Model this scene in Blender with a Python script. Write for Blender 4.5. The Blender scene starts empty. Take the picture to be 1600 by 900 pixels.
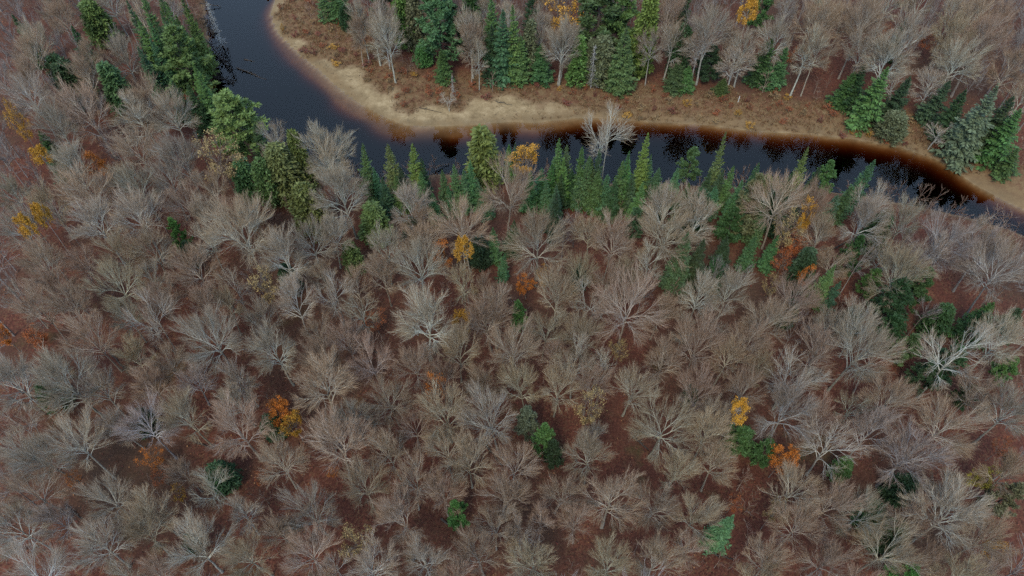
import bpy, math, random
import numpy as np

R = math.radians
random.seed(7)
rng = np.random.default_rng(7)
sc = bpy.context.scene
col = sc.collection

# ------------------------------------------------------------------ camera
CAM_H = 95.0
TILT = R(36.5)                      # 0 = straight down
F = 1164.0                          # focal length in pixels of a 1600 wide frame
cd = bpy.data.cameras.new('camera')
cam = bpy.data.objects.new('camera', cd)
col.objects.link(cam)
cam.location = (0, 0, CAM_H)
cam.rotation_euler = (TILT, 0, 0)
cd.sensor_width = 36.0
cd.lens = 36.0 * F / 1600.0
cd.clip_start = 1.0
cd.clip_end = 6000.0
sc.camera = cam

# ------------------------------------------------------------------ sky, sun, exposure
SUN_EL, SUN_AZ = R(52), R(200)      # azimuth measured clockwise from +Y
world = bpy.data.worlds.new('World')
sc.world = world
world.use_nodes = True
wn = world.node_tree
wn.nodes.clear()
sky = wn.nodes.new('ShaderNodeTexSky')
sky.sky_type = 'NISHITA'
sky.sun_disc = False
sky.sun_elevation = SUN_EL
sky.sun_rotation = SUN_AZ
sky.dust_density = 1.5
sky.air_density = 1.0
sky.ozone_density = 1.0
bg = wn.nodes.new('ShaderNodeBackground')
bg.inputs['Strength'].default_value = 0.15
wo = wn.nodes.new('ShaderNodeOutputWorld')
# thin, even cloud over the whole sky
wtc = wn.nodes.new('ShaderNodeTexCoord')
wno = wn.nodes.new('ShaderNodeTexNoise')
wno.inputs['Scale'].default_value = 2.2
wno.inputs['Detail'].default_value = 6
wmr = wn.nodes.new('ShaderNodeMapRange')
wmr.inputs['From Min'].default_value, wmr.inputs['From Max'].default_value = .3, .7
wmr.inputs['To Min'].default_value, wmr.inputs['To Max'].default_value = .55, .95
wmx = wn.nodes.new('ShaderNodeMix')
wmx.data_type = 'RGBA'
wmx.inputs[7].default_value = (4.9, 6.9, 9.9, 1)
wn.links.new(wtc.outputs['Generated'], wno.inputs['Vector'])
wn.links.new(wno.outputs['Fac'], wmr.inputs['Value'])
wn.links.new(wmr.outputs[0], wmx.inputs[0])
wn.links.new(sky.outputs[0], wmx.inputs[6])
wn.links.new(wmx.outputs[2], bg.inputs[0])
wn.links.new(bg.outputs[0], wo.inputs[0])
sl = bpy.data.lights.new('sun', 'SUN')
sl.energy = 2.1
sl.angle = R(16)
sl.color = (1.0, 0.92, 0.71)
sun = bpy.data.objects.new('sun', sl)
col.objects.link(sun)
sun.location = (0, -50, 150)
sun.rotation_euler = (R(90) - SUN_EL, 0, R(180) - SUN_AZ)
sc.view_settings.view_transform = 'Standard'
sc.view_settings.look = 'None'
sc.view_settings.gamma = 1.0
sc.view_settings.exposure = 0.22
sc.view_settings.use_curve_mapping = False
sc.render.engine = 'CYCLES'
sc.cycles.max_bounces = 6
sc.cycles.diffuse_bounces = 3
sc.cycles.transparent_max_bounces = 8
sc.cycles.use_denoising = False
sc.cycles.use_adaptive_sampling = False
sc.cycles.sample_clamp_direct = 3.0
sc.cycles.sample_clamp_indirect = 2.0

# ------------------------------------------------------------------ where things stand
SA, CA = math.sin(TILT), math.cos(TILT)


def at(px, py, z=0.0):
    """The point at height z that the photograph shows at pixel (px, py) of 1600 x 900."""
    u, v = (px - 800.0) / F, (450.0 - py) / F
    d = np.array([u, v * CA + SA, v * SA - CA])
    t = (z - CAM_H) / d[2]
    return np.array([d[0] * t, d[1] * t, z])


def pix(p):
    """Pixel of a point (arrays allowed, last axis xyz)."""
    p = np.asarray(p, float)
    x, y, z = p[..., 0], p[..., 1], p[..., 2] - CAM_H
    dep = y * SA - z * CA
    return 800 + F * x / dep, 450 - F * (y * CA + z * SA) / dep, dep


# waterlines, read off the photograph as they meet the water plane z = 0
FAR_PX = [(470, -60), (440, -15), (422, 12), (424, 30), (429, 48), (442, 62), (456, 76), (476, 93), (500, 112), (530, 140),
          (560, 162), (605, 186), (640, 198), (683, 198), (722, 197), (770, 192), (800, 190), (843, 192), (900, 184),
          (967, 186), (1043, 193), (1090, 193), (1133, 200), (1200, 207), (1262, 208), (1290, 214), (1330, 216),
          (1372, 226), (1402, 229), (1432, 239), (1462, 249), (1492, 266), (1515, 284), (1545, 302), (1600, 328),
          (1700, 372), (1850, 420)]
NEAR_PX = [(330, -60), (322, -15), (322, 20), (327, 60), (329, 100), (331, 140), (345, 175), (375, 205), (420, 238),
           (480, 262), (560, 280), (640, 280), (690, 270), (740, 276), (820, 284), (900, 284), (1000, 287), (1100, 290),
           (1200, 296), (1290, 300), (1350, 306), (1410, 318), (1470, 330), (1530, 344), (1600, 366), (1700, 415),
           (1850, 475)]


def smooth_line(pts, n=3):
    p = np.array([at(x, y)[:2] for x, y in pts])
    for _ in range(n):
        q = 0.75 * p[:-1] + 0.25 * p[1:]
        r = 0.25 * p[:-1] + 0.75 * p[1:]
        p = np.concatenate([p[:1], np.stack([q, r], 1).reshape(-1, 2), p[-1:]])
        if len(p) > 140:
            break
    return p


FAR = smooth_line(FAR_PX)
NEAR = smooth_line(NEAR_PX)
RIVER = np.concatenate([FAR, NEAR[::-1]])


def dist_line(P, L):
    best = np.full(len(P), 1e9)
    for a, b in zip(L[:-1], L[1:]):
        d = b - a
        t = np.clip(((P - a) @ d) / (d @ d + 1e-9), 0, 1)
        q = P - (a + t[:, None] * d)
        best = np.minimum(best, (q * q).sum(1))
    return np.sqrt(best)


def inside(P, poly):
    c = np.zeros(len(P), bool)
    x, y = P[:, 0], P[:, 1]
    for (x0, y0), (x1, y1) in zip(poly, np.roll(poly, -1, 0)):
        if y0 == y1:
            continue
        k = ((y0 > y) != (y1 > y)) & (x < (x1 - x0) * (y - y0) / (y1 - y0) + x0)
        c ^= k
    return c


_perm = rng.permutation(512)
_val = rng.random(512)


def vnoise(x, y, s):
    x, y = np.asarray(x) / s + 91.3, np.asarray(y) / s + 37.7
    i, j = np.floor(x).astype(int), np.floor(y).astype(int)
    u, v = x - i, y - j
    u, v = u * u * (3 - 2 * u), v * v * (3 - 2 * v)
    h = lambda a, b: _val[_perm[(_perm[a % 512] + b) % 512]]
    return (h(i, j) * (1 - u) + h(i + 1, j) * u) * (1 - v) + (h(i, j + 1) * (1 - u) + h(i + 1, j + 1) * u) * v


def sst(a, b, x):
    t = np.clip((x - a) / (b - a), 0, 1)
    return t * t * (3 - 2 * t)


def terrain(P):
    """height, sand weight, grass weight, far-side flag for points P (n x 2)."""
    P = np.asarray(P, float).reshape(-1, 2)
    x, y = P[:, 0], P[:, 1]
    ins = inside(P, RIVER)
    df, dn = dist_line(P, FAR), dist_line(P, NEAR)
    far = df < dn
    n1, n2, n3 = vnoise(x, y, 3.1), vnoise(x, y, 9.0), vnoise(x, y, 31.0)
    # the point bar: how strongly the far shore is a flat sandy beach
    bar = sst(-95, -62, x) * (1 - sst(6, 34, x)) * 0.75 + 0.25
    bar = np.where(x < -62, np.maximum(bar, 0.85), bar)
    d1 = df + (n1 - .5) * 1.2
    zf = np.where(d1 < 9, 0.055 * d1, 0.5 + 0.09 * (d1 - 9)) * bar + np.minimum(d1 * .22, 1.3) * (1 - bar)
    zf = np.minimum(zf, 1.7 + (n2 - .5) * .5)
    zn = 1.5 * sst(-.3, 3.0, dn + (n1 - .5) * 1.4) + (n2 - .5) * .25 * sst(1, 5, dn)
    land = np.where(far, zf, zn)
    land = np.maximum(land, .03) + (n3 - .5) * 1.6 * sst(10, 45, np.minimum(df, dn)) + (n1 - .5) * .16 * sst(6, 14, np.minimum(df, dn))
    ups = sst(-52, -34, x)
    shelf = np.maximum(.4, (.8 + 2.2 * bar * ups + (n2 - .5) * 2.4) * (1 - .75 * sst(0, 26, x)))
    bed = np.minimum(np.where(df < shelf, .07 * df, .07 * shelf + .34 * (df - shelf)), .7 * dn)
    bed = -np.minimum(bed, 2.4) - (.06 + .16 * (1 - ups)) * sst(0, .5, df)
    z = np.where(ins, bed, land)
    edge = 1.0 + 3.6 * bar * sst(-50, -20, x) * (1 - sst(-4, 22, x)) + 1.3 * bar
    w = df + (n1 - .5) * 3.6 + (n2 - .5) * 3.0
    sand = np.where(far, 1 - sst(edge * .75, edge * 1.15, w), (1 - sst(.2, 1.2, dn)) * .4)
    sand = sand * (1 - .6 * sst(-2, 30, x) * far)
    sand = np.where(ins, np.where(df < 12, 1.0, .5), sand)
    gw = 6.5 + 2.5 * n2 + 3.0 * sst(-90, -70, x) * (1 - sst(-50, -20, x))
    grass = np.where(far & ~ins, (1 - sst(edge + gw * .7, edge + gw * 1.3, w)) * (1 - sand), 0)
    grass = np.where(~far & ~ins, .5 * (1 - sst(1, 3.5, dn)) * (1 - sand), grass)
    return z, sand, grass, far, ins, df, dn


def ground_z(x, y):
    return float(terrain([[x, y]])[0][0])


# ------------------------------------------------------------------ materials
def new_mat(name):
    m = bpy.data.materials.new(name)
    m.use_nodes = True
    nt = m.node_tree
    nt.nodes.clear()
    out = nt.nodes.new('ShaderNodeOutputMaterial')
    b = nt.nodes.new('ShaderNodeBsdfPrincipled')
    nt.links.new(b.outputs[0], out.inputs[0])
    return m, nt, b


def node(nt, t, **kw):
    n = nt.nodes.new(t)
    for k, v in kw.items():
        if k.startswith('_'):
            setattr(n, k[1:], v)
        else:
            n.inputs[k].default_value = v
    return n


def mixc(nt, fac, a, b, blend='MIX'):
    m = nt.nodes.new('ShaderNodeMix')
    m.data_type = 'RGBA'
    m.blend_type = blend
    for sock, v in ((m.inputs[0], fac), (m.inputs[6], a), (m.inputs[7], b)):
        if hasattr(v, 'is_output') or isinstance(v, bpy.types.NodeSocket):
            nt.links.new(v, sock)
        else:
            sock.default_value = v if not isinstance(v, tuple) else (*v, 1)[:4]
    return m.outputs[2]


def ramp(nt, src, stops):
    r = nt.nodes.new('ShaderNodeValToRGB')
    while len(r.color_ramp.elements) < len(stops):
        r.color_ramp.elements.new(.5)
    for e, (p, c) in zip(r.color_ramp.elements, stops):
        e.position = p
        e.color = (*c, 1)
    nt.links.new(src, r.inputs[0])
    return r.outputs[0]


def noise(nt, co, scale, detail=4, rough=.6):
    n = node(nt, 'ShaderNodeTexNoise', Scale=scale, Detail=detail, Roughness=rough)
    nt.links.new(co, n.inputs['Vector'])
    return n.outputs['Fac']


def bark_material(name, twig):
    m, nt, b = new_mat(name)
    oi = nt.nodes.new('ShaderNodeObjectInfo')
    tc = nt.nodes.new('ShaderNodeTexCoord')
    f = noise(nt, tc.outputs['Object'], 1.3 if twig else 3.0, 3)
    c = oi.outputs['Color']
    if twig:
        c = mixc(nt, 1.0, c, (.76, .60, .49), 'MULTIPLY')
        geo = nt.nodes.new('ShaderNodeNewGeometry')
        v = ramp(nt, geo.outputs['Random Per Island'], [(0, (.6, .6, .6)), (1, (1.25, 1.25, 1.25))])
        c = mixc(nt, 1.0, c, v, 'MULTIPLY')
    else:
        v = ramp(nt, f, [(.3, (.62, .62, .6)), (.7, (1.2, 1.2, 1.2))])
        c = mixc(nt, 1.0, c, v, 'MULTIPLY')
    nt.links.new(c, b.inputs['Base Color'])
    b.inputs['Roughness'].default_value = .9
    b.inputs['Specular IOR Level'].default_value = .2
    return m


def leaf_material(name, var=.35, trans=.0):
    """colour of each copy = its object colour, varied from spray to spray"""
    m, nt, b = new_mat(name)
    oi = nt.nodes.new('ShaderNodeObjectInfo')
    geo = nt.nodes.new('ShaderNodeNewGeometry')
    v = ramp(nt, geo.outputs['Random Per Island'], [(0, (1 - var,) * 3), (1, (1 + var,) * 3)])
    c = mixc(nt, 1.0, oi.outputs['Color'], v, 'MULTIPLY')
    nt.links.new(c, b.inputs['Base Color'])
    b.inputs['Roughness'].default_value = .6
    b.inputs['Specular IOR Level'].default_value = .3
    return m


def plain_material(name, stops, rough=.9, scale=None):
    m, nt, b = new_mat(name)
    if scale:
        tc = nt.nodes.new('ShaderNodeTexCoord')
        src = noise(nt, tc.outputs['Object'], scale, 4)
    else:
        src = nt.nodes.new('ShaderNodeNewGeometry').outputs['Random Per Island']
    nt.links.new(ramp(nt, src, stops), b.inputs['Base Color'])
    b.inputs['Roughness'].default_value = rough
    b.inputs['Specular IOR Level'].default_value = .2
    return m


M_BARK = bark_material('bark', False)
M_TWIG = bark_material('twigs', True)
M_NEEDLE = leaf_material('needles', .4)
M_LEAF = leaf_material('autumn_leaves', .38)
M_CONBARK = plain_material('conifer_bark', [(.3, (.05, .038, .03)), (.7, (.13, .10, .085))], scale=3)
M_DEAD = plain_material('dead_wood', [(.3, (.022, .018, .016)), (.7, (.085, .07, .06))], scale=2)


def ground_material():
    m, nt, b = new_mat('forest_floor')
    tc = nt.nodes.new('ShaderNodeTexCoord')
    co = tc.outputs['Object']
    big, mid, fine = noise(nt, co, .045, 4), noise(nt, co, .35, 5, .65), noise(nt, co, 3.2, 5, .75)
    vor = node(nt, 'ShaderNodeTexVoronoi', Scale=5.0)
    nt.links.new(co, vor.inputs['Vector'])
    leafc = ramp(nt, vor.outputs['Color'], [(0, (.035, .017, .013)), (.35, (.10, .038, .027)), (.62, (.165, .060, .038)),
                                            (.8, (.14, .080, .045)), (1, (.22, .115, .06))])
    lit = mixc(nt, ramp(nt, mid, [(.35, (0, 0, 0)), (.7, (1, 1, 1))]), leafc, (.095, .036, .026))
    lit = mixc(nt, ramp(nt, big, [(.45, (0, 0, 0)), (.65, (.75, .75, .75))]), lit, (.075, .050, .034))
    lit = mixc(nt, ramp(nt, noise(nt, co, .13, 4), [(.6, (0, 0, 0)), (.72, (.5, .5, .5))]), lit, (.07, .075, .03))
    lit = mixc(nt, 1.0, lit, ramp(nt, fine, [(.25, (.48, .46, .44)), (.75, (1.35, 1.28, 1.22))]), 'MULTIPLY')
    sand = ramp(nt, noise(nt, co, .5, 6, .7), [(.3, (.18, .125, .066)), (.5, (.30, .215, .118)), (.7, (.42, .315, .185))])
    sand = mixc(nt, 1.0, sand, ramp(nt, fine, [(.3, (.82, .82, .82)), (.7, (1.12, 1.12, 1.12))]), 'MULTIPLY')
    grs = ramp(nt, noise(nt, co, .7, 5, .7), [(.28, (.10, .042, .028)), (.45, (.155, .082, .044)), (.62, (.19, .125, .065)), (.75, (.11, .07, .04))])
    grs = mixc(nt, 1.0, grs, ramp(nt, fine, [(.25, (.6, .6, .6)), (.75, (1.3, 1.3, 1.3))]), 'MULTIPLY')
    at_s = node(nt, 'ShaderNodeAttribute', _attribute_name='sand')
    at_g = node(nt, 'ShaderNodeAttribute', _attribute_name='grass')
    at_w = node(nt, 'ShaderNodeAttribute', _attribute_name='silt')
    c = mixc(nt, at_g.outputs['Fac'], lit, grs)
    c = mixc(nt, at_s.outputs['Fac'], c, sand)
    at_m = node(nt, 'ShaderNodeAttribute', _attribute_name='wet')
    c = mixc(nt, at_m.outputs['Fac'], c, mixc(nt, ramp(nt, mid, [(.35, (0, 0, 0)), (.65, (1, 1, 1))]), (.15, .105, .058), (.20, .125, .06)))
    c = mixc(nt, at_w.outputs['Fac'], c, (.055, .04, .03))
    nt.links.new(c, b.inputs['Base Color'])
    b.inputs['Roughness'].default_value = .95
    b.inputs['Specular IOR Level'].default_value = .15
    bp = node(nt, 'ShaderNodeBump', Strength=.6, Distance=.12)
    nt.links.new(fine, bp.inputs['Height'])
    nt.links.new(bp.outputs[0], b.inputs['Normal'])
    return m


def water_material():
    m = bpy.data.materials.new('river_water')
    m.use_nodes = True
    nt = m.node_tree
    nt.nodes.clear()
    out = nt.nodes.new('ShaderNodeOutputMaterial')
    fr = node(nt, 'ShaderNodeFresnel', IOR=1.333)
    tr = nt.nodes.new('ShaderNodeBsdfTransparent')
    gl = node(nt, 'ShaderNodeBsdfGlossy', Roughness=.02, Color=(1, 1, 1, 1))
    mx = nt.nodes.new('ShaderNodeMixShader')
    tc = nt.nodes.new('ShaderNodeTexCoord')
    mp = node(nt, 'ShaderNodeMapping', Scale=(.6, 1.2, 1))
    nt.links.new(tc.outputs['Object'], mp.inputs['Vector'])
    bp = node(nt, 'ShaderNodeBump', Strength=.07, Distance=.1)
    nt.links.new(noise(nt, mp.outputs[0], .9, 3), bp.inputs['Height'])
    nt.links.new(bp.outputs[0], gl.inputs['Normal'])
    nt.links.new(bp.outputs[0], fr.inputs['Normal'])
    nt.links.new(fr.outputs[0], mx.inputs[0])
    nt.links.new(tr.outputs[0], mx.inputs[1])
    nt.links.new(gl.outputs[0], mx.inputs[2])
    nt.links.new(mx.outputs[0], out.inputs['Surface'])
    ab = node(nt, 'ShaderNodeVolumeAbsorption', Density=3.0)
    ab.inputs['Color'].default_value = (.60, .34, .10, 1)
    nt.links.new(ab.outputs[0], out.inputs['Volume'])
    return m


# ------------------------------------------------------------------ mesh helpers
def mesh_from(name, V, Fq, mats, fmat=None, smooth=True):
    me = bpy.data.meshes.new(name)
    V = np.asarray(V, np.float32).reshape(-1, 3)
    Fq = np.asarray(Fq, np.int32)
    k = Fq.shape[1]
    me.vertices.add(len(V))
    me.vertices.foreach_set('co', V.ravel())
    me.loops.add(Fq.size)
    me.loops.foreach_set('vertex_index', Fq.ravel())
    me.polygons.add(len(Fq))
    me.polygons.foreach_set('loop_start', np.arange(0, Fq.size, k, dtype=np.int32))
    me.polygons.foreach_set('use_smooth', np.full(len(Fq), smooth, bool))
    for m in mats:
        me.materials.append(m)
    if fmat is not None:
        me.polygons.foreach_set('material_index', np.asarray(fmat, np.int32))
    me.update(calc_edges=True)
    return me


def norm(a):
    return a / (np.linalg.norm(a, axis=-1, keepdims=True) + 1e-9)


class Geo:
    """collects quads from batches of tubes and sprays"""
    def __init__(s):
        s.V, s.F, s.M, s.n = [], [], [], 0

    def add(s, V, F, m=0):
        s.V.append(V.reshape(-1, 3)); s.F.append(F + s.n)
        s.M.append(np.full(len(F), m)); s.n += V.size // 3

    def tubes(s, P, r, k, m=0):
        """P (n, S, 3) centre lines, r (n, S) radii, k sides"""
        n, S, _ = P.shape
        T = np.gradient(P, axis=1)
        T = norm(T)
        ref = norm(rng.normal(size=(n, 1, 3)))
        A = norm(np.cross(T, ref))
        B = np.cross(T, A)
        an = np.arange(k) * 2 * math.pi / k
        V = P[:, :, None] + r[:, :, None, None] * (A[:, :, None] * np.cos(an)[:, None] + B[:, :, None] * np.sin(an)[:, None])
        i = np.arange(n * (S - 1) * k)
        a = i % k
        sg = (i // k) % (S - 1)
        c = i // (k * (S - 1))
        base = c * S * k + sg * k
        F = np.stack([base + a, base + (a + 1) % k, base + k + (a + 1) % k, base + k + a], 1)
        s.add(V, F, m)

    def sprays(s, O, D, U, L, W, m=0):
        """leaf-like quads: origin, direction, side vector, length, width"""
        mid = O + D * (L * .45)[:, None]
        V = np.stack([O, mid + U * (W * .5)[:, None], O + D * L[:, None], mid - U * (W * .5)[:, None]], 1)
        # a slight fold so that a spray is not a flat card
        V[:, 2, 2] -= L * .08
        n = len(O)
        F = np.arange(n * 4).reshape(n, 4)
        s.add(V, F, m)

    def build(s, name, mats, smooth=True):
        return mesh_from(name, np.concatenate(s.V), np.concatenate(s.F), mats, np.concatenate(s.M), smooth)


def curves(O, D, L, S, curl, wob):
    """n bent centre lines: origin, unit start direction, length, points, upward curl, wobble"""
    n = len(O)
    P = np.zeros((n, S, 3))
    P[:, 0] = O
    d = D.copy()
    for i in range(1, S):
        d = norm(d + np.array([0, 0, 1.0]) * np.broadcast_to(curl, (n,))[:, None] / S + rng.normal(size=(n, 3)) * wob)
        P[:, i] = P[:, i - 1] + d * (L / (S - 1))[:, None]
    return P


def sample_on(P, n_each, t0, t1, even=True):
    """points and tangents at n_each places along each centre line"""
    n, S, _ = P.shape
    if even:
        t = t0 + (t1 - t0) * (np.arange(n_each)[None] + rng.random((n, n_each))) / n_each
    else:
        t = rng.uniform(t0, t1, (n, n_each))
    f = t * (S - 1)
    i = np.minimum(f.astype(int), S - 2)
    w = (f - i)[..., None]
    c = np.arange(n)[:, None]
    a, b = P[c, i], P[c, i + 1]
    return (a + (b - a) * w).reshape(-1, 3), norm(b - a).reshape(-1, 3), t.reshape(-1)


def fan(T, ang, up, roll=None):
    """directions leaving T at about the angle ang, with some lift"""
    n = len(T)
    side = norm(np.cross(T, rng.normal(size=(n, 3))))
    a = ang * rng.uniform(.65, 1.35, n)
    d = T * np.cos(a)[:, None] + side * np.sin(a)[:, None]
    d[:, 2] += up
    return norm(d)


def bare_tree(H, Rc, fork=.42, n_limb=9, spread=1.0, rough=.055, n=(9, 8, 6), thick=1.0, twig=.013, lean=0, gnarl=1.0, trunks=1, cz=.66, rz=.30, topf=(.56, .66), ray=.6, low=False):
    """trunk mesh (bole and limbs) and crown mesh (branches and twigs) of a leafless tree"""
    tg, cg = Geo(), Geo()
    top = H * rng.uniform(*topf)
    heart = np.array([0, 0, H * (cz - rz * .55)])

    def outward(O, D, L, w, low):
        # branches radiate from the heart of the crown and stop at its rounded outline
        D = norm(D + norm(O - heart) * w)
        q = O / np.array([Rc, Rc, 1.0]); q[:, 2] = (O[:, 2] - cz * H) / (rz * H)
        room = (1.10 - np.linalg.norm(q, axis=1)) * min(Rc, rz * H) * 1.35
        return D, np.minimum(L, np.maximum(room, low * H) * rng.uniform(.8, 1.2, len(L)))

    limbs, lens, rad0 = [], [], []
    az0 = rng.uniform(0, 6.28)
    S2, S3, S4, S5 = (4, 3, 2, 2) if low else (8, 6, 4, 3)
    for q in range(trunks):
        S = 4 if low else 9
        tz = np.linspace(0, top, S)
        tp = np.zeros((1, S, 3))
        wx = np.cumsum(rng.normal(size=(S, 2)) * .05 * H / 16, 0)
        wx[0] = 0
        tp[0, :, 2] = tz - .35 * (tz == 0)
        tp[0, :, :2] = wx + np.outer((tz / H) ** 1.3, [math.cos(az0 + q * 2.4), math.sin(az0 + q * 2.4)]) * (lean + (0 if trunks == 1 else .22) * H)
        tr = thick * H * .0125 / (1 + .25 * (trunks - 1)) * np.linspace(1.0, .42, S)
        tr[0] *= 1.45
        tg.tubes(tp, tr[None], 4 if low else 7)
        nl = max(3, n_limb // trunks)
        t = np.sort(fork / .66 + (1 - fork / .66) * rng.random(nl) ** 1.4)
        t[-1] = 1.0
        f = t * (S - 1)
        i = np.minimum(f.astype(int), S - 2)
        o = tp[0, i] + (tp[0, i + 1] - tp[0, i]) * (f - i)[:, None]
        az = az0 + q + np.arange(nl) * 2.4 + rng.normal(size=nl) * .35
        # where the limb should end: on the crown's dome
        el = np.interp(t, [fork / .66, 1.0], [R(-22), R(78)]) + rng.normal(size=nl) * .16
        tgt = np.stack([np.cos(az) * np.cos(el) * Rc, np.sin(az) * np.cos(el) * Rc, H * (cz + np.sin(el) * rz)], 1)
        tgt[:, :2] += o[:, :2] * .8
        tgt = o + (tgt - o) * rng.uniform(.5, .78, nl)[:, None]
        s = np.linspace(0, 1, S2)[None, :, None]
        lift = o + (tgt - o) * np.array([.46, .46, .5]) * spread + np.array([0, 0, .03 * H])
        P = (1 - s) ** 2 * o[:, None] + 2 * s * (1 - s) * lift[:, None] + s ** 2 * tgt[:, None]
        P[:, 1:] += np.cumsum(rng.normal(size=(nl, S2 - 1, 3)) * .03 * gnarl * H / 16, 1) * 1.6
        r = (tr[i] * .66)[:, None] * np.linspace(1, .3, S2)[None]
        cg.tubes(P, r, 3 if low else 5, 0)
        limbs.append(P); lens.append(np.linalg.norm(tgt - o, axis=1)); rad0.append(r[:, 0])
    P1 = np.concatenate(limbs); L1 = np.concatenate(lens); r1 = np.concatenate(rad0)
    # branches
    O, T, t = sample_on(P1, n[0], .22, 1.0)
    L = np.repeat(L1, n[0]) * (.85 - .3 * t) * rng.uniform(.7, 1.25, len(t))
    D = fan(T, R(46) * (.75 + .25 * spread), .05)
    D, L = outward(O, D, L, ray, .09)
    P2 = curves(O, D, L, S3, .2, rough * gnarl)
    r2 = np.repeat(r1, n[0]) * (.46 - .2 * t)
    r2 = np.maximum(r2, .03)
    cg.tubes(P2, r2[:, None] * np.linspace(1, .4, S3)[None], 3 if low else 4, 0)
    # branchlets, from the branches and from the limbs' outer ends
    O, T, t = sample_on(P2, n[1], .15, 1.0)
    L3 = np.repeat(L, n[1]) * (.68 - .28 * t) * rng.uniform(.7, 1.3, len(t))
    D3, L3 = outward(O, fan(T, R(32), .04), L3, ray * .8, .065)
    P3 = curves(O, D3, L3, S4, .2, rough * 1.1 * gnarl)
    r3 = np.maximum(np.repeat(r2, n[1]) * (.55 - .2 * t), twig * 1.35)
    cg.tubes(P3, r3[:, None] * np.linspace(1, .5, S4)[None], 3, 0)
    # twigs
    if n[2]:
        O, T, t = sample_on(P3, n[2], .12, 1.0)
        L4 = np.clip(np.repeat(L3, n[2]) * (.8 - .25 * t) * rng.uniform(.7, 1.5, len(t)), .35 * H / 16, 1.4)
        D4, L4 = outward(O, fan(T, R(27), .04), L4, ray * .7, .05)
        P4 = curves(O, D4, L4, S5, .2, rough * 1.2)
        cg.tubes(P4, np.full((len(O), 1), twig) * np.linspace(1, .4, S5)[None], 3, 1)
        tips = P4[:, -1]
    else:
        tips = P3[:, -1]
    return tg, cg, tips, P3


def spruce(H, Rc, tiers=30, per=9, sprays=7, power=.85, droop=.35, base=.04, ragged=.12):
    """trunk mesh and crown of tiered boughs with side sprays"""
    tg, cg = Geo(), Geo()
    S = 6
    tz = np.linspace(-.3, H * .97, S)
    tp = np.zeros((1, S, 3)); tp[0, :, 2] = tz
    tg.tubes(tp, (np.linspace(.016, .002, S) * H)[None], 6)
    zs = np.repeat(base + (1 - base) * (np.arange(tiers) / tiers) ** .92, per)
    n = len(zs)
    zs = np.clip(zs + rng.normal(size=n) * .35 / tiers, base * .5, .995)
    az = np.arange(n) * 2.39996 + rng.normal(size=n) * .25
    L = Rc * ((1 - zs) ** power) * (1 + rng.normal(size=n) * ragged) + .05 * Rc
    L = np.maximum(L, .12)
    L *= np.interp(zs, [0, .12, .3], [.8, 1.0, 1.0])
    O = np.stack([np.zeros(n), np.zeros(n), zs * H], 1)
    el = np.interp(zs, [0, .5, .85, 1], [-.32 - droop * .3, -.1 - droop * .2, .35, 1.1]) + rng.normal(size=n) * .08
    D = np.stack([np.cos(az) * np.cos(el), np.sin(az) * np.cos(el), np.sin(el)], 1)
    P = curves(O, D, L, 5, .45, .03)
    cg.tubes(P, np.maximum(.012 * L, .008)[:, None] * np.linspace(1, .4, 5)[None], 3, 1)
    for sd in (-1, 1):
        o, T, t = sample_on(P, sprays, .08, 1.0)
        side = norm(np.cross(T, np.array([0, 0, 1.0]))) * sd
        d = norm(T * .75 + side * .9 + rng.normal(size=o.shape) * .12 + np.array([0, 0, -.16]))
        ln = np.repeat(L, sprays) * (.42 - .26 * t) * rng.uniform(.75, 1.3, len(t)) + .10
        u = norm(np.cross(d, np.array([0, 0, 1.0])) + rng.normal(size=o.shape) * .35)
        cg.sprays(o, d, u, ln, ln * .42 + .03, 0)
    # upright small shoots on top of the boughs and at their ends
    o, T, t = sample_on(P, max(3, sprays - 2), .25, 1.0)
    d = norm(T + rng.normal(size=o.shape) * .3 + np.array([0, 0, .25]))
    ln = np.repeat(L, max(3, sprays - 2)) * .2 * rng.uniform(.6, 1.4, len(t)) + .08
    u = norm(np.cross(d, rng.normal(size=o.shape)))
    cg.sprays(o, d, u, ln, ln * .5, 0)
    return tg, cg


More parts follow.
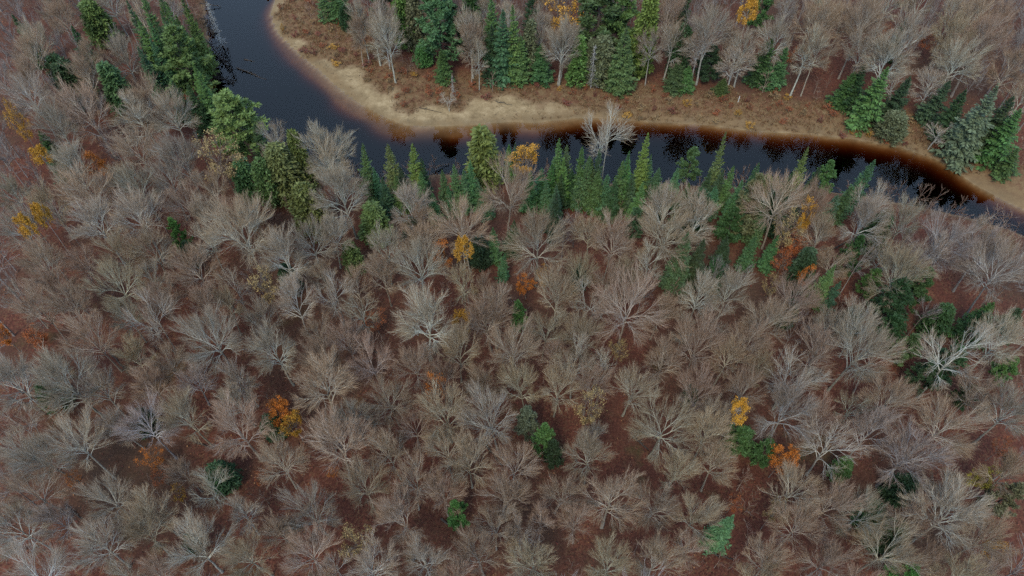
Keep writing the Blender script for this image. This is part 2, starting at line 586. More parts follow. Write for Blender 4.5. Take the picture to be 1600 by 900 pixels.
def pine(H, Rc, whorls=11, per=5, clumps=7, tuft=14, power=.6, base=.25, tsize=.55, flat=.35, up=.35):
    """trunk with limbs, and plumes of needle tufts with gaps between them"""
    tg, cg = Geo(), Geo()
    S = 7
    tz = np.linspace(-.3, H * .96, S)
    tp = np.zeros((1, S, 3)); tp[0, :, 2] = tz
    tp[0, 1:, :2] = np.cumsum(rng.normal(size=(S - 1, 2)) * .06, 0)
    tg.tubes(tp, (np.linspace(.016, .003, S) * H)[None], 6)
    zs = np.repeat(np.linspace(base, .97, whorls), per)
    n = len(zs)
    zs = np.clip(zs + rng.normal(size=n) * .02, .1, .985)
    az = np.arange(n) * 2.39996 + rng.normal(size=n) * .4
    prof = np.minimum(1, (1.03 - zs) ** power * 1.25) * np.interp(zs, [base, base + .15, 1], [.7, 1, 1])
    L = Rc * prof * rng.uniform(.62, 1.12, n)
    O = np.stack([np.interp(zs * H, tz, tp[0, :, 0]), np.interp(zs * H, tz, tp[0, :, 1]), zs * H], 1)
    el = np.interp(zs, [base, .8, 1], [.0, .4, 1.2]) + rng.normal(size=n) * .12
    D = np.stack([np.cos(az) * np.cos(el), np.sin(az) * np.cos(el), np.sin(el)], 1)
    P = curves(O, D, L, 6, up, .07)
    tg.tubes(P, np.maximum(.016 * L, .015)[:, None] * np.linspace(1, .3, 6)[None], 4)
    o, T, t = sample_on(P, clumps, .35, 1.0)
    sd = fan(T, R(50), .1)
    ln = np.repeat(L, clumps) * .28 * rng.uniform(.4, 1.2, len(t)) * (1.2 - .6 * t)
    P2 = curves(o, sd, ln, 3, .4, .08)
    cg.tubes(P2, np.full((len(o), 3), .014), 3, 1)
    c, T2, t2 = sample_on(P2, 2, .4, 1.0)
    c = np.repeat(c, tuft, 0); T2 = np.repeat(T2, tuft, 0)
    d = norm(T2 * .5 + rng.normal(size=c.shape) * np.array([1, 1, flat]) + np.array([0, 0, .3]))
    ln = tsize * rng.uniform(.5, 1.2, len(c))
    u = norm(np.cross(d, rng.normal(size=c.shape)))
    cg.sprays(c + rng.normal(size=c.shape) * .08, d, u, ln, ln * .34, 0)
    return tg, cg


def cedar(H, Rc, n=900, per=7, power=.45, lump=.25, size=.6):
    """dense billowing crown of drooping sprays"""
    tg, cg = Geo(), Geo()
    S = 6
    tz = np.linspace(-.3, H * .93, S)
    tp = np.zeros((1, S, 3)); tp[0, :, 2] = tz
    tg.tubes(tp, (np.linspace(.018, .003, S) * H)[None], 6)
    zs = rng.random(n) ** .85 * .93 + .06
    az = rng.uniform(0, 6.283, n)
    lob = 1 + lump * np.sin(az * 3 + zs * 11 + rng.uniform(0, 6)) * np.sin(az * 2 - zs * 17)
    rad = Rc * np.minimum(1, (1.02 - zs) ** power * 1.15) * lob * np.sqrt(rng.uniform(.25, 1.0, n))
    C = np.stack([np.cos(az) * rad, np.sin(az) * rad, zs * H], 1)
    IN = np.stack([C[:, 0] * .15, C[:, 1] * .15, C[:, 2] - rad * .35], 1)
    P = np.stack([IN, (IN + C) / 2 + np.array([0, 0, .06]), C], 1)
    cg.tubes(P[::3], np.full((len(P[::3]), 3), .02), 3, 1)
    c = np.repeat(C, per, 0)
    outw = norm(c * np.array([1, 1, 0]) + np.array([0, 0, .01]))
    d = norm(outw * .8 + rng.normal(size=c.shape) * .6 + np.array([0, 0, .25]))
    ln = size * rng.uniform(.5, 1.3, len(c))
    u = norm(np.cross(d, rng.normal(size=c.shape)))
    cg.sprays(c + rng.normal(size=c.shape) * .14, d, u, ln, ln * .45, 0)
    return tg, cg


def leafy(H, Rc, fill=1.0, fork=.45, leaf=.2, trunk_thick=.8, keep=1.0, cluster=3, **kw):
    """an autumn tree: fine branches with leaves still on"""
    tg, cg, tips, P3 = bare_tree(H, Rc, fork=fork, n_limb=8, n=(6, 5, 4), thick=trunk_thick, twig=.012, **kw)
    k = rng.random(len(tips)) < keep
    c = np.repeat(tips[k], max(1, int(cluster * fill)), 0)
    c = c + rng.normal(size=c.shape) * .16
    d = norm(rng.normal(size=c.shape) + np.array([0, 0, -.2]))
    u = norm(np.cross(d, rng.normal(size=c.shape)))
    ln = leaf * rng.uniform(.6, 1.3, len(c))
    lg = Geo()
    lg.sprays(c, d, u, ln, ln * .8, 0)
    return tg, cg, lg


# ------------------------------------------------------------------ object helpers
def tag(o, label=None, cat=None, group=None, kind=None):
    if label: o['label'] = label
    if cat: o['category'] = cat
    if group: o['group'] = group
    if kind: o['kind'] = kind
    return o


def link(name, me, parent=None, color=None):
    o = bpy.data.objects.new(name, me)
    col.objects.link(o)
    o.parent = parent
    if color is not None:
        o.color = (*color, 1)
    return o


COUNT = {}


def plant(name, parts, xyz, rot, scale, label, cat, group=None, lean=(0, 0)):
    """one tree: an Empty at its foot with its parts; the parts share mesh data with its look-alikes"""
    e = bpy.data.objects.new(name, None)
    col.objects.link(e)
    e.empty_display_size = .5
    e.location = xyz
    e.rotation_euler = (lean[0], lean[1], rot)
    e.scale = scale if hasattr(scale, '__len__') else (scale,) * 3
    tag(e, label, cat, group)
    for pn, me, c in parts:
        link(pn, me, e, c)
    COUNT[name] = COUNT.get(name, 0) + 1
    return e


# ------------------------------------------------------------------ ground and river
def axis(lo, hi, step, far_lo, far_hi):
    mid = list(np.arange(lo, hi + .01, step))
    a, s = [], step
    x = lo
    while x > far_lo:
        s *= 1.35; x -= s; a.append(x)
    b, s = [], step
    x = mid[-1]
    while x < far_hi:
        s *= 1.35; x += s; b.append(x)
    return np.array(a[::-1] + mid + b)


gx, gy = axis(-165, 175, .9, -3000, 3000), axis(12, 215, .75, -3000, 4000)
X, Y = np.meshgrid(gx, gy)
P = np.stack([X.ravel(), Y.ravel()], 1)
Z, sand_w, grass_w, far_w, ins_w, df_w, dn_w = terrain(P)
nx, ny = len(gx), len(gy)
i = np.arange((nx - 1) * (ny - 1))
r_, c_ = i // (nx - 1), i % (nx - 1)
Fg = np.stack([r_ * nx + c_, r_ * nx + c_ + 1, (r_ + 1) * nx + c_ + 1, (r_ + 1) * nx + c_], 1)
gm = mesh_from('ground', np.stack([P[:, 0], P[:, 1], Z], 1), Fg, [ground_material()], smooth=True)
silt = np.where(ins_w, sst(1.5, 5.5, df_w + (vnoise(P[:, 0], P[:, 1], 4) - .5) * 5), 0)
wet = np.where(far_w & ~ins_w, 1 - sst(.5, 2.6 + 2.6 * sst(0, 25, P[:, 0]) + 1.2 * (1 - sst(-62, -40, P[:, 0])), df_w + (vnoise(P[:, 0], P[:, 1], 5) - .5) * 2.4), ins_w * .7) * .75
for nm, w in (('wet', wet), ('sand', sand_w), ('grass', grass_w), ('silt', silt)):
    a_ = gm.attributes.new(nm, 'FLOAT', 'POINT')
    a_.data.foreach_set('value', w.astype(np.float32))
tag(link('ground', gm), 'forest floor of red-brown fallen leaves with a sandy river shore', kind='structure')

x0, x1, y0, y1 = RIVER[:, 0].min(), RIVER[:, 0].max(), RIVER[:, 1].min() - 3, RIVER[:, 1].max()
wv = [(x, y, z) for z in (-6.0, 0.0) for x, y in ((x0, y0), (x1, y0), (x1, y1), (x0, y1))]
wf = [(3, 2, 1, 0), (4, 5, 6, 7), (0, 1, 5, 4), (1, 2, 6, 5), (2, 3, 7, 6), (3, 0, 4, 7)]
tag(link('river', mesh_from('river', wv, wf, [water_material()], smooth=False)), 'dark tea-coloured river bending past a sand bar', kind='structure')

# ------------------------------------------------------------------ prototypes
def crown_radius(t):
    v = np.concatenate(t[1].V)
    return float(np.percentile(np.hypot(v[:, 0] - v[:, 0].mean(), v[:, 1] - v[:, 1].mean()), 93))


BARE = []
for k in range(9):
    H = rng.uniform(15.5, 19)
    rc = H * rng.uniform(.25, .33)
    if k < 6:        # dense domed crowns with rising branches
        t = bare_tree(H, rc, fork=rng.uniform(.34, .46), n_limb=12, spread=.95, n=(9, 8, 6))
    elif k < 8:     # broom-like, narrower
        t = bare_tree(H, rc * .8, fork=rng.uniform(.28, .4), n_limb=9, spread=.8, n=(9, 8, 6), rough=.08)
    elif k < 0:     # twin stems
        t = bare_tree(H, rc, fork=.36, n_limb=10, spread=1.0, n=(9, 8, 6), trunks=2)
    else:
        t = bare_tree(H, rc * 1.15, fork=.4, n_limb=11, spread=1.1, n=(9, 8, 6), gnarl=1.3)
    rc = crown_radius(t)
    BARE.append((t[0].build('bare_trunk', [M_BARK], True), t[1].build('bare_crown', [M_BARK, M_TWIG]), H, rc))
GNARLED = []
for k in range(4):   # pale, few thick crooked branches
    H = rng.uniform(15, 18)
    t = bare_tree(H, H * .32, fork=.36, n_limb=8, spread=1.15, n=(8, 6, 5), gnarl=1.9, thick=1.0, twig=.014, ray=.35, trunks=1 + k % 2)
    GNARLED.append((t[0].build('pale_trunk', [M_BARK], True), t[1].build('pale_crown', [M_BARK, M_TWIG]), H, crown_radius(t)))
SPRUCE = []
for k in range(5):
    H, rc = 12.0, [2.0, 2.3, 1.8, 2.5, 2.1][k]
    t = spruce(H, rc, tiers=[23, 21, 24, 20, 22][k], ragged=.15 + .04 * k, power=[.85, .8, .95, .75, .9][k])
    SPRUCE.append((t[0].build('spruce_trunk', [M_CONBARK], True), t[1].build('spruce_crown', [M_NEEDLE, M_CONBARK]), H, rc))
PINE = []
for k in range(4):
    H, rc = 14.0, [3.0, 3.4, 2.7, 3.2][k]
    t = pine(H, rc, whorls=10 + k, power=[.6, .45, .7, .5][k], base=[.25, .3, .15, .2][k])
    PINE.append((t[0].build('pine_trunk', [M_CONBARK], True), t[1].build('pine_crown', [M_NEEDLE, M_CONBARK]), H, rc))
CEDAR = []
for k in range(4):
    H, rc = 12.0, [1.9, 2.3, 1.6, 2.6][k]
    t = cedar(H, rc, n=[900, 1000, 800, 1100][k], power=[.5, .42, .6, .38][k], lump=.2 + .05 * k)
    CEDAR.append((t[0].build('cedar_trunk', [M_CONBARK], True), t[1].build('cedar_crown', [M_NEEDLE, M_CONBARK]), H, rc))
LEAFY = []
for k, (fk, fl, kp) in enumerate([(.45, 1.0, 1.0), (.52, 1.0, .85), (.4, .7, .55), (.5, 1.0, .8)]):
    H = 12.0
    rc = [2.8, 1.9, 3.0, 2.4][k]
    t = leafy(H, rc, fill=fl, fork=fk, keep=kp, cluster=6, **(dict(cz=.88, rz=.09, topf=(.86, .9)) if k == 1 else dict(cz=.74, rz=.24)))
    v_ = np.concatenate(t[2].V)
    rc = float(np.percentile(np.hypot(v_[:, 0] - v_[:, 0].mean(), v_[:, 1] - v_[:, 1].mean()), 90))
    LEAFY.append((t[0].build('leafy_trunk', [M_BARK], True), t[1].build('leafy_branches', [M_BARK, M_TWIG]), t[2].build('leafy_leaves', [M_LEAF]), H, rc))

SHOWN = []          # pixel x, y, radius px, distance of what must stay visible
TAKEN = []          # x, y, keep-out radius of what stands already


def pick(lst, px):
    return lst[int(rng.integers(len(lst)))]


def tip_place(px, py, h):
    """foot of a thing of height h whose tip the photograph shows at (px, py)"""
    q = at(px, py, h + 1.2)
    g = ground_z(q[0], q[1])
    q = at(px, py, h + max(g, 0))
    return q[0], q[1], ground_z(q[0], q[1])


def mid_place(px, py, z):
    q = at(px, py, z + 1.0)
    g = ground_z(q[0], q[1])
    return q[0], q[1], g


# side of the river and neighbourhood for the labels
def zone(x, y):
    z, s, g, far, ins, df, dn = terrain([[x, y]])
    if far[0]:
        return 'far'
    return 'bank' if dn[0] < 13 else 'wood'


# ------------------------------------------------------------------ conifers: kind, tip x, tip y, height m, width px, tone
SP, PI_, CE = 'spruce', 'pine', 'cedar'
CONIFERS = [
    # firs along the near bank
    (SP, 563, 225, 13, 28, 'g'), (SP, 607, 224, 13, 32, 'y'), (SP, 643, 228, 12, 32, 'y'), (SP, 692, 265, 10, 26, 'g'),
    (SP, 710, 257, 11, 26, 'g'), (SP, 724, 264, 10, 24, 't'), (SP, 734, 250, 11, 24, 't'), (CE, 754, 204, 13, 46, 'y'),
    (SP, 795, 222, 9, 22, 'g'), (SP, 804, 219, 9, 20, 't'), (SP, 873, 214, 14, 30, 'g'), (SP, 887, 227, 12, 26, 'g'), (SP, 882, 244, 11, 26, 'g'),
    (SP, 912, 230, 13, 28, 'g'), (SP, 918, 242, 12, 26, 'g'), (SP, 925, 247, 11, 30, 'g'), (SP, 936, 235, 12, 24, 't'),
    (SP, 937, 265, 10, 30, 'g'), (SP, 983, 237, 12, 24, 't'), (SP, 975, 249, 12, 30, 'g'), (SP, 982, 252, 11, 26, 'g'),
    (SP, 1015, 205, 14, 28, 'y'), (SP, 1017, 242, 9, 20, 't'), (SP, 874, 270, 9, 24, 'd'), (SP, 854, 281, 8, 22, 't'),
    (SP, 869, 288, 9, 26, 't'), (SP, 1137, 202, 15, 22, 'y'), (PI_, 1085, 228, 9, 40, 'g'), (SP, 1145, 258, 10, 24, 'g'),
    (SP, 1130, 262, 9, 24, 'd'), (SP, 1187, 255, 10, 26, 't'), (SP, 1160, 280, 9, 26, 't'), (SP, 1265, 228, 11, 22, 'y'),
    (PI_, 1300, 254, 8, 36, 'g'), (SP, 1364, 250, 11, 32, 't'), (CE, 1203, 276, 8, 24, 'y'), (PI_, 1188, 276, 14, 52, 'p'),
    (SP, 658, 248, 9, 24, 'd'), (SP, 625, 262, 9, 26, 'd'), (SP, 1235, 268, 7, 24, 'd'), (SP, 1282, 262, 7, 20, 'd'),
    (CE, 1215, 300, 8, 30, 'd'), (SP, 668, 285, 8, 24, 'd'),
    *[(SP, a, b, 7 + (a * 7 + b) % 4, 22 + (a * 3) % 9, 'gdtgd'[(a + b) % 5]) for a, b in
      [(585, 262), (596, 278), (618, 272), (675, 300), (700, 292), (745, 277), (760, 292), (845, 262), (860, 255), (895, 264),
       (905, 277), (950, 272), (962, 284), (990, 272), (1001, 287), (1030, 262), (1041, 282), (1060, 262), (1076, 287),
       (1110, 264), (1120, 292), (1151, 302), (1170, 312), (1196, 322), (1216, 274), (1246, 302), (1260, 284), (1310, 302),
       (1331, 292), (830, 268), (655, 268)]],
    # among the hardwoods behind the bank
    (SP, 1076, 363, 14, 46, 't'), (SP, 1100, 372, 12, 38, 'd'), (SP, 1181, 368, 8, 24, 't'), (SP, 1128, 398, 8, 36, 'd'),
    (SP, 1139, 370, 8, 30, 'd'), (SP, 870, 302, 10, 30, 'd'), (SP, 908, 404, 7, 26, 'd'), (PI_, 995, 330, 8, 34, 't'),
    (CE, 1100, 300, 9, 36, 'd'), (PI_, 1065, 320, 8, 34, 'd'), (SP, 800, 345, 8, 28, 'd'), (SP, 785, 393, 7, 18, 't'),
    (SP, 770, 356, 8, 26, 'g'), (CE, 748, 372, 6, 34, 'd'), (CE, 545, 380, 7, 28, 'g'), (CE, 443, 414, 6, 26, 'd'), (CE, 578, 322, 8, 40, 'y'),
    (CE, 470, 288, 11, 48, 'y'), (PI_, 265, 345, 9, 34, 'b'), (PI_, 288, 378, 6, 32, 'd'), (CE, 640, 345, 6, 30, 'd'),
    (SP, 1305, 412, 10, 30, 'g'), (SP, 1313, 438, 7, 22, 't'), (SP, 1215, 368, 8, 26, 't'), (CE, 1270, 392, 9, 36, 'd'),
    (PI_, 1350, 372, 9, 38, 'd'), (PI_, 1418, 445, 11, 64, 'd'), (PI_, 1455, 425, 10, 50, 'd'), (SP, 1555, 470, 9, 44, 'g'),
    (PI_, 1592, 485, 9, 44, 'd'), (PI_, 1405, 500, 8, 50, 'd'), (PI_, 1500, 545, 8, 60, 'd'), (PI_, 1460, 575, 7, 50, 'd'),
    (CE, 1228, 310, 8, 36, 'd'), (PI_, 1150, 330, 8, 40, 'd'), (PI_, 1030, 300, 8, 36, 'd'), (CE, 1385, 335, 8, 34, 'd'),
    (PI_, 1545, 490, 8, 44, 'd'), (PI_, 1370, 425, 7, 36, 'g'), (PI_, 1432, 525, 7, 44, 'g'), (CE, 1482, 480, 7, 36, 'd'),
    (PI_, 1522, 602, 6, 40, 'd'), (CE, 1342, 482, 6, 30, 'd'), (PI_, 1590, 560, 7, 40, 'g'), (CE, 1240, 470, 6, 28, 'd'),
    # broad yellow-green crowns and the fir stand by the upstream bank
    (PI_, 268, 48, 15, 84, 'y'), (PI_, 350, 150, 13, 94, 'y'), (CE, 372, 250, 8, 36, 'g'), (CE, 432, 226, 12, 50, 'y'),
    (CE, 457, 206, 13, 28, 'y'), (CE, 405, 250, 10, 36, 'g'), (SP, 395, 195, 9, 34, 'd'), (SP, 210, 18, 16, 30, 'g'),
    (SP, 229, 27, 15, 28, 'g'), (SP, 250, 12, 16, 30, 'g'), (SP, 236, 58, 12, 26, 't'), (SP, 262, 2, 16, 28, 'g'),
    (SP, 277, 22, 14, 28, 'g'), (SP, 288, 45, 12, 26, 'y'), (SP, 196, 2, 16, 28, 't'), (SP, 300, 98, 12, 30, 'g'),
    (SP, 309, 118, 11, 28, 'g'), (SP, 290, 132, 10, 34, 'g'), (SP, 296, 80, 12, 28, 'g'), (SP, 213, 72, 12, 26, 't'),
    (SP, 222, 82, 10, 26, 't'), (SP, 243, 35, 14, 28, 'g'), (SP, 266, 125, 9, 30, 'd'), (SP, 292, 12, 14, 26, 'y'),
    (SP, 282, -8, 15, 26, 'g'), (SP, 240, -12, 16, 28, 'g'), (SP, 215, -18, 16, 28, 'g'), (CE, 302, 62, 9, 22, 'y'),
    (CE, 95, 95, 10, 46, 'd'), (CE, 163, 100, 11, 36, 'g'), (CE, 135, 0, 10, 40, 'y'), (CE, 78, 88, 9, 32, 'd'),
    (SP, 20, 20, 12, 30, 'd'), (SP, 110, 40, 10, 30, 'd'), (SP, 60, 205, 8, 32, 'd'), (SP, 75, 235, 7, 30, 't'),
    # the hardwoods downhill
    (PI_, 826, 638, 9, 42, 'p'), (PI_, 853, 662, 9, 38, 'g'), (PI_, 868, 690, 7, 34, 'd'), (SP, 1143, 803, 11, 38, 't'),
    (PI_, 714, 788, 7, 38, 'b'), (PI_, 1165, 672, 7, 60, 'g'), (PI_, 1203, 690, 7, 44, 'g'), (PI_, 811, 474, 8, 28, 'b'),
    (CE, 420, 652, 5, 34, 'd'), (CE, 335, 728, 6, 40, 'd'), (CE, 1084, 604, 5, 22, 'd'), (PI_, 1426, 884, 8, 52, 'b'),
    (PI_, 1592, 762, 9, 54, 'p'), (CE, 1326, 720, 5, 26, 'g'), (CE, 1424, 748, 6, 40, 'd'), (CE, 1402, 820, 6, 54, 'd'),
    (CE, 1375, 795, 5, 44, 'd'), (CE, 62, 600, 6, 34, 'd'), (PI_, 290, 838, 5, 34, 'd'), (CE, 215, 645, 5, 34, 'd'),
    # the far bank
    (SP, 500, -25, 13, 26, 'g'), (SP, 516, -30, 13, 28, 'g'), (SP, 530, -22, 13, 26, 'g'), (CE, 538, 10, 7, 20, 'd'),
    (CE, 624, -25, 16, 34, 'y'), (CE, 641, -20, 16, 30, 'p'), (PI_, 680, -35, 22, 72, 't'), (PI_, 705, 10, 14, 44, 'd'),
    (SP, 690, 78, 8, 28, 'g'), (CE, 660, 70, 7, 28, 'g'), (SP, 783, 14, 17, 42, 't'), (SP, 805, 5, 18, 34, 'y'), (SP, 768, 40, 13, 30, 'd'),
    (SP, 815, 55, 11, 34, 'g'), (SP, 845, 68, 9, 40, 't'), (CE, 828, 35, 12, 24, 'p'), (CE, 906, 58, 12, 30, 'y'), (CE, 927, 62, 11, 24, 'p'),
    (PI_, 945, -45, 22, 88, 'g'), (PI_, 975, -20, 18, 70, 'g'), (CE, 945, 58, 12, 38, 'p'), (SP, 980, 44, 16, 46, 'g'),
    (SP, 961, 92, 8, 28, 'g'), (CE, 1016, -10, 20, 36, 'y'), (CE, 1003, 40, 12, 28, 'g'), (SP, 1062, 98, 7, 34, 'g'), (SP, 1077, 100, 7, 28, 'g'),
    (SP, 1132, 122, 5, 26, 'g'), (PI_, 1118, 72, 10, 44, 'd'), (SP, 1205, 60, 11, 34, 'g'), (SP, 1228, 72, 11, 34, 't'),
    (SP, 1195, 78, 9, 30, 'd'), (CE, 1072, 40, 13, 30, 'd'), (SP, 1352, 100, 13, 40, 'd'), (SP, 1336, 112, 10, 36, 'g'),
    (SP, 1385, 105, 15, 46, 'g'), (SP, 1370, 130, 13, 40, 'd'), (CE, 1405, 180, 8, 40, 'p'), (SP, 1420, 120, 11, 36, 'd'),
    (SP, 1562, 138, 17, 56, 'p'), (SP, 1510, 140, 13, 40, 'd'), (SP, 1580, 150, 14, 44, 'd'), (SP, 1598, 172, 14, 52, 'g'),
    (SP, 1592, 233, 8, 34, 'g'), (SP, 1480, 125, 11, 34, 't'), (SP, 1535, 165, 10, 36, 'd'), (CE, 1478, 190, 7, 36, 'd'),
    (PI_, 1200, -20, 12, 40, 'g'), (SP, 765, -15, 16, 32, 'g'), (SP, 830, -25, 15, 32, 'd'), (CE, 735, -20, 14, 30, 'd'),
    (SP, 1075, -30, 16, 32, 'd'), (SP, 1420, 25, 10, 28, 'd'), (PI_, 595, -40, 14, 50, 'd'),
]
TONE = {'g': (.064, .120, .036), 't': (.056, .116, .050), 'd': (.034, .066, .025), 'y': (.120, .170, .045),
        'p': (.130, .155, .080), 'b': (.075, .170, .050)}
TWORD = {'g': 'deep green', 't': 'blue-green', 'd': 'dark green', 'y': 'yellow-green', 'p': 'pale grey-green', 'b': 'bright green'}
ZWORD = {'far': 'among the trees behind the beach', 'bank': 'on the wooded bank facing the beach', 'wood': 'within the leafless hardwoods'}
SHAPE = {SP: 'conical spruce with tiered boughs', PI_: 'plumed pine with open crown', CE: 'bushy cedar with billowing crown'}
SPECIAL = {
    (1076, 363): 'full blue-green spruce standing among crooked bare trees behind the river bank',
    (1143, 803): 'lone broad blue-green spruce in the leafless woods',
    (714, 788): 'small lone bright green pine in the leafless woods',
    (268, 48): 'broad yellow-green pine with rounded plumes in front of the fir stand',
    (350, 150): 'wide yellow-green pine overhanging the river bend',
    (754, 204): 'bushy yellow-green cedar rising above the row of firs on the bank',
    (1562, 138): 'tall pale grey-green spruce at the river bend downstream',
    (1143, 805): '', (680, -35): 'tall shaggy blue-green pine behind the widest part of the beach',
    (783, 14): 'tall full blue-green spruce at the edge of the beach grass',
    (980, 44): 'tall deep green spruce standing forward on the grassy shore',
    (945, -45): 'big spreading green pine with bare lower limbs behind the shore',
    (811, 474): 'small bright green pine beside bare grey crowns',
    (826, 638): 'pale grey-green pine next to a bushy green cedar in the bare woods',
    (1137, 202): 'slender yellow-green spruce leaning over the dark water',
    (1188, 276): 'shaggy pale grey-green pine among pale bare trees near the bank',
    (265, 345): 'single bright green pine surrounded by grey bare crowns',
    (1426, 884): 'bright green pine top poking out of the bare woods',
    (1592, 762): 'broad pale grey-green pine beside bare brown crowns',
    (1015, 205): 'tall yellow-green spruce rising beside the big pale overhanging tree',
    (1305, 412): 'pointed deep green spruce with a small blue-green one at its foot',
}
FOOT = {(1352, 100): 165, (1336, 112): 165, (1385, 105): 195, (1370, 130): 185, (1405, 180): 215, (1420, 120): 185, (1562, 138): 250,
        (1510, 140): 215, (1580, 150): 235, (1598, 172): 250, (1592, 233): 272, (1480, 125): 190, (1535, 165): 215, (1478, 190): 215,
        (783, 14): 126, (805, 5): 124, (768, 40): 122, (815, 55): 126, (845, 68): 125, (828, 35): 118, (906, 58): 132, (927, 62): 130,
        (945, 58): 128, (980, 44): 143, (961, 92): 135, (1062, 98): 140, (1077, 100): 140, (1132, 122): 146, (1118, 72): 125,
        (1205, 60): 130, (1228, 72): 135, (1195, 78): 130, (1072, 40): 120, (1016, -10): 118, (1003, 40): 118, (690, 78): 126,
        (660, 70): 100, (680, -35): 108, (705, 10): 95, (624, -25): 75, (641, -20): 80, (500, -25): 30, (516, -30): 32,
        (530, -22): 35, (538, 10): 48, (945, -45): 100, (975, -20): 95}
for kind, px, py, h, wpx, tone in CONIFERS:
    if (px, py) in FOOT:
        lo, hi = 1.5, 30.0
        for _ in range(14):
            h = (lo + hi) / 2
            if pix(tip_place(px, py, h))[1] > FOOT[(px, py)]:
                hi = h
            else:
                lo = h
    x, y, z = tip_place(px, py, h)
    _, _, dep = pix([x, y, h * .4])
    w = wpx * dep / F * (1.02 if kind == SP else 1.0)
    lst = {SP: SPRUCE, PI_: PINE, CE: CEDAR}[kind]
    tm, cm, H0, rc0 = pick(lst, px)
    s = h / H0
    sw = min(max(w / (2 * rc0 * (1.0 if kind != SP else .95)), .35 * s), 2.6 * s)
    j = rng.uniform(.8, 1.35 if tone in 'gtd' else 1.0)
    c = tuple(np.array(TONE[tone]) * j * rng.uniform(.85, 1.15, 3))
    zn = zone(x, y)
    lab = SPECIAL.get((px, py)) or f'{TWORD[tone]} {SHAPE[kind]} {ZWORD[zn]}'
    grp = f'{TWORD[tone]} {kind}s {ZWORD[zn]}'
    plant({SP: 'spruce_tree', PI_: 'pine_tree', CE: 'cedar_tree'}[kind],
          [('trunk', tm, None), ('crown', cm, c)], (x, y, z), rng.uniform(0, 6.28), (sw, sw, s), lab, kind + ' tree', grp,
          (rng.normal() * .02, rng.normal() * .02))
    TAKEN.append((x, y, max(1.2, w * .40)))
    if tone != 'd':
        for q in (.75, .45):
            a_, b_, c_ = pix([x, y, z + h * q]); SHOWN.append((a_, b_, wpx * .45, y))

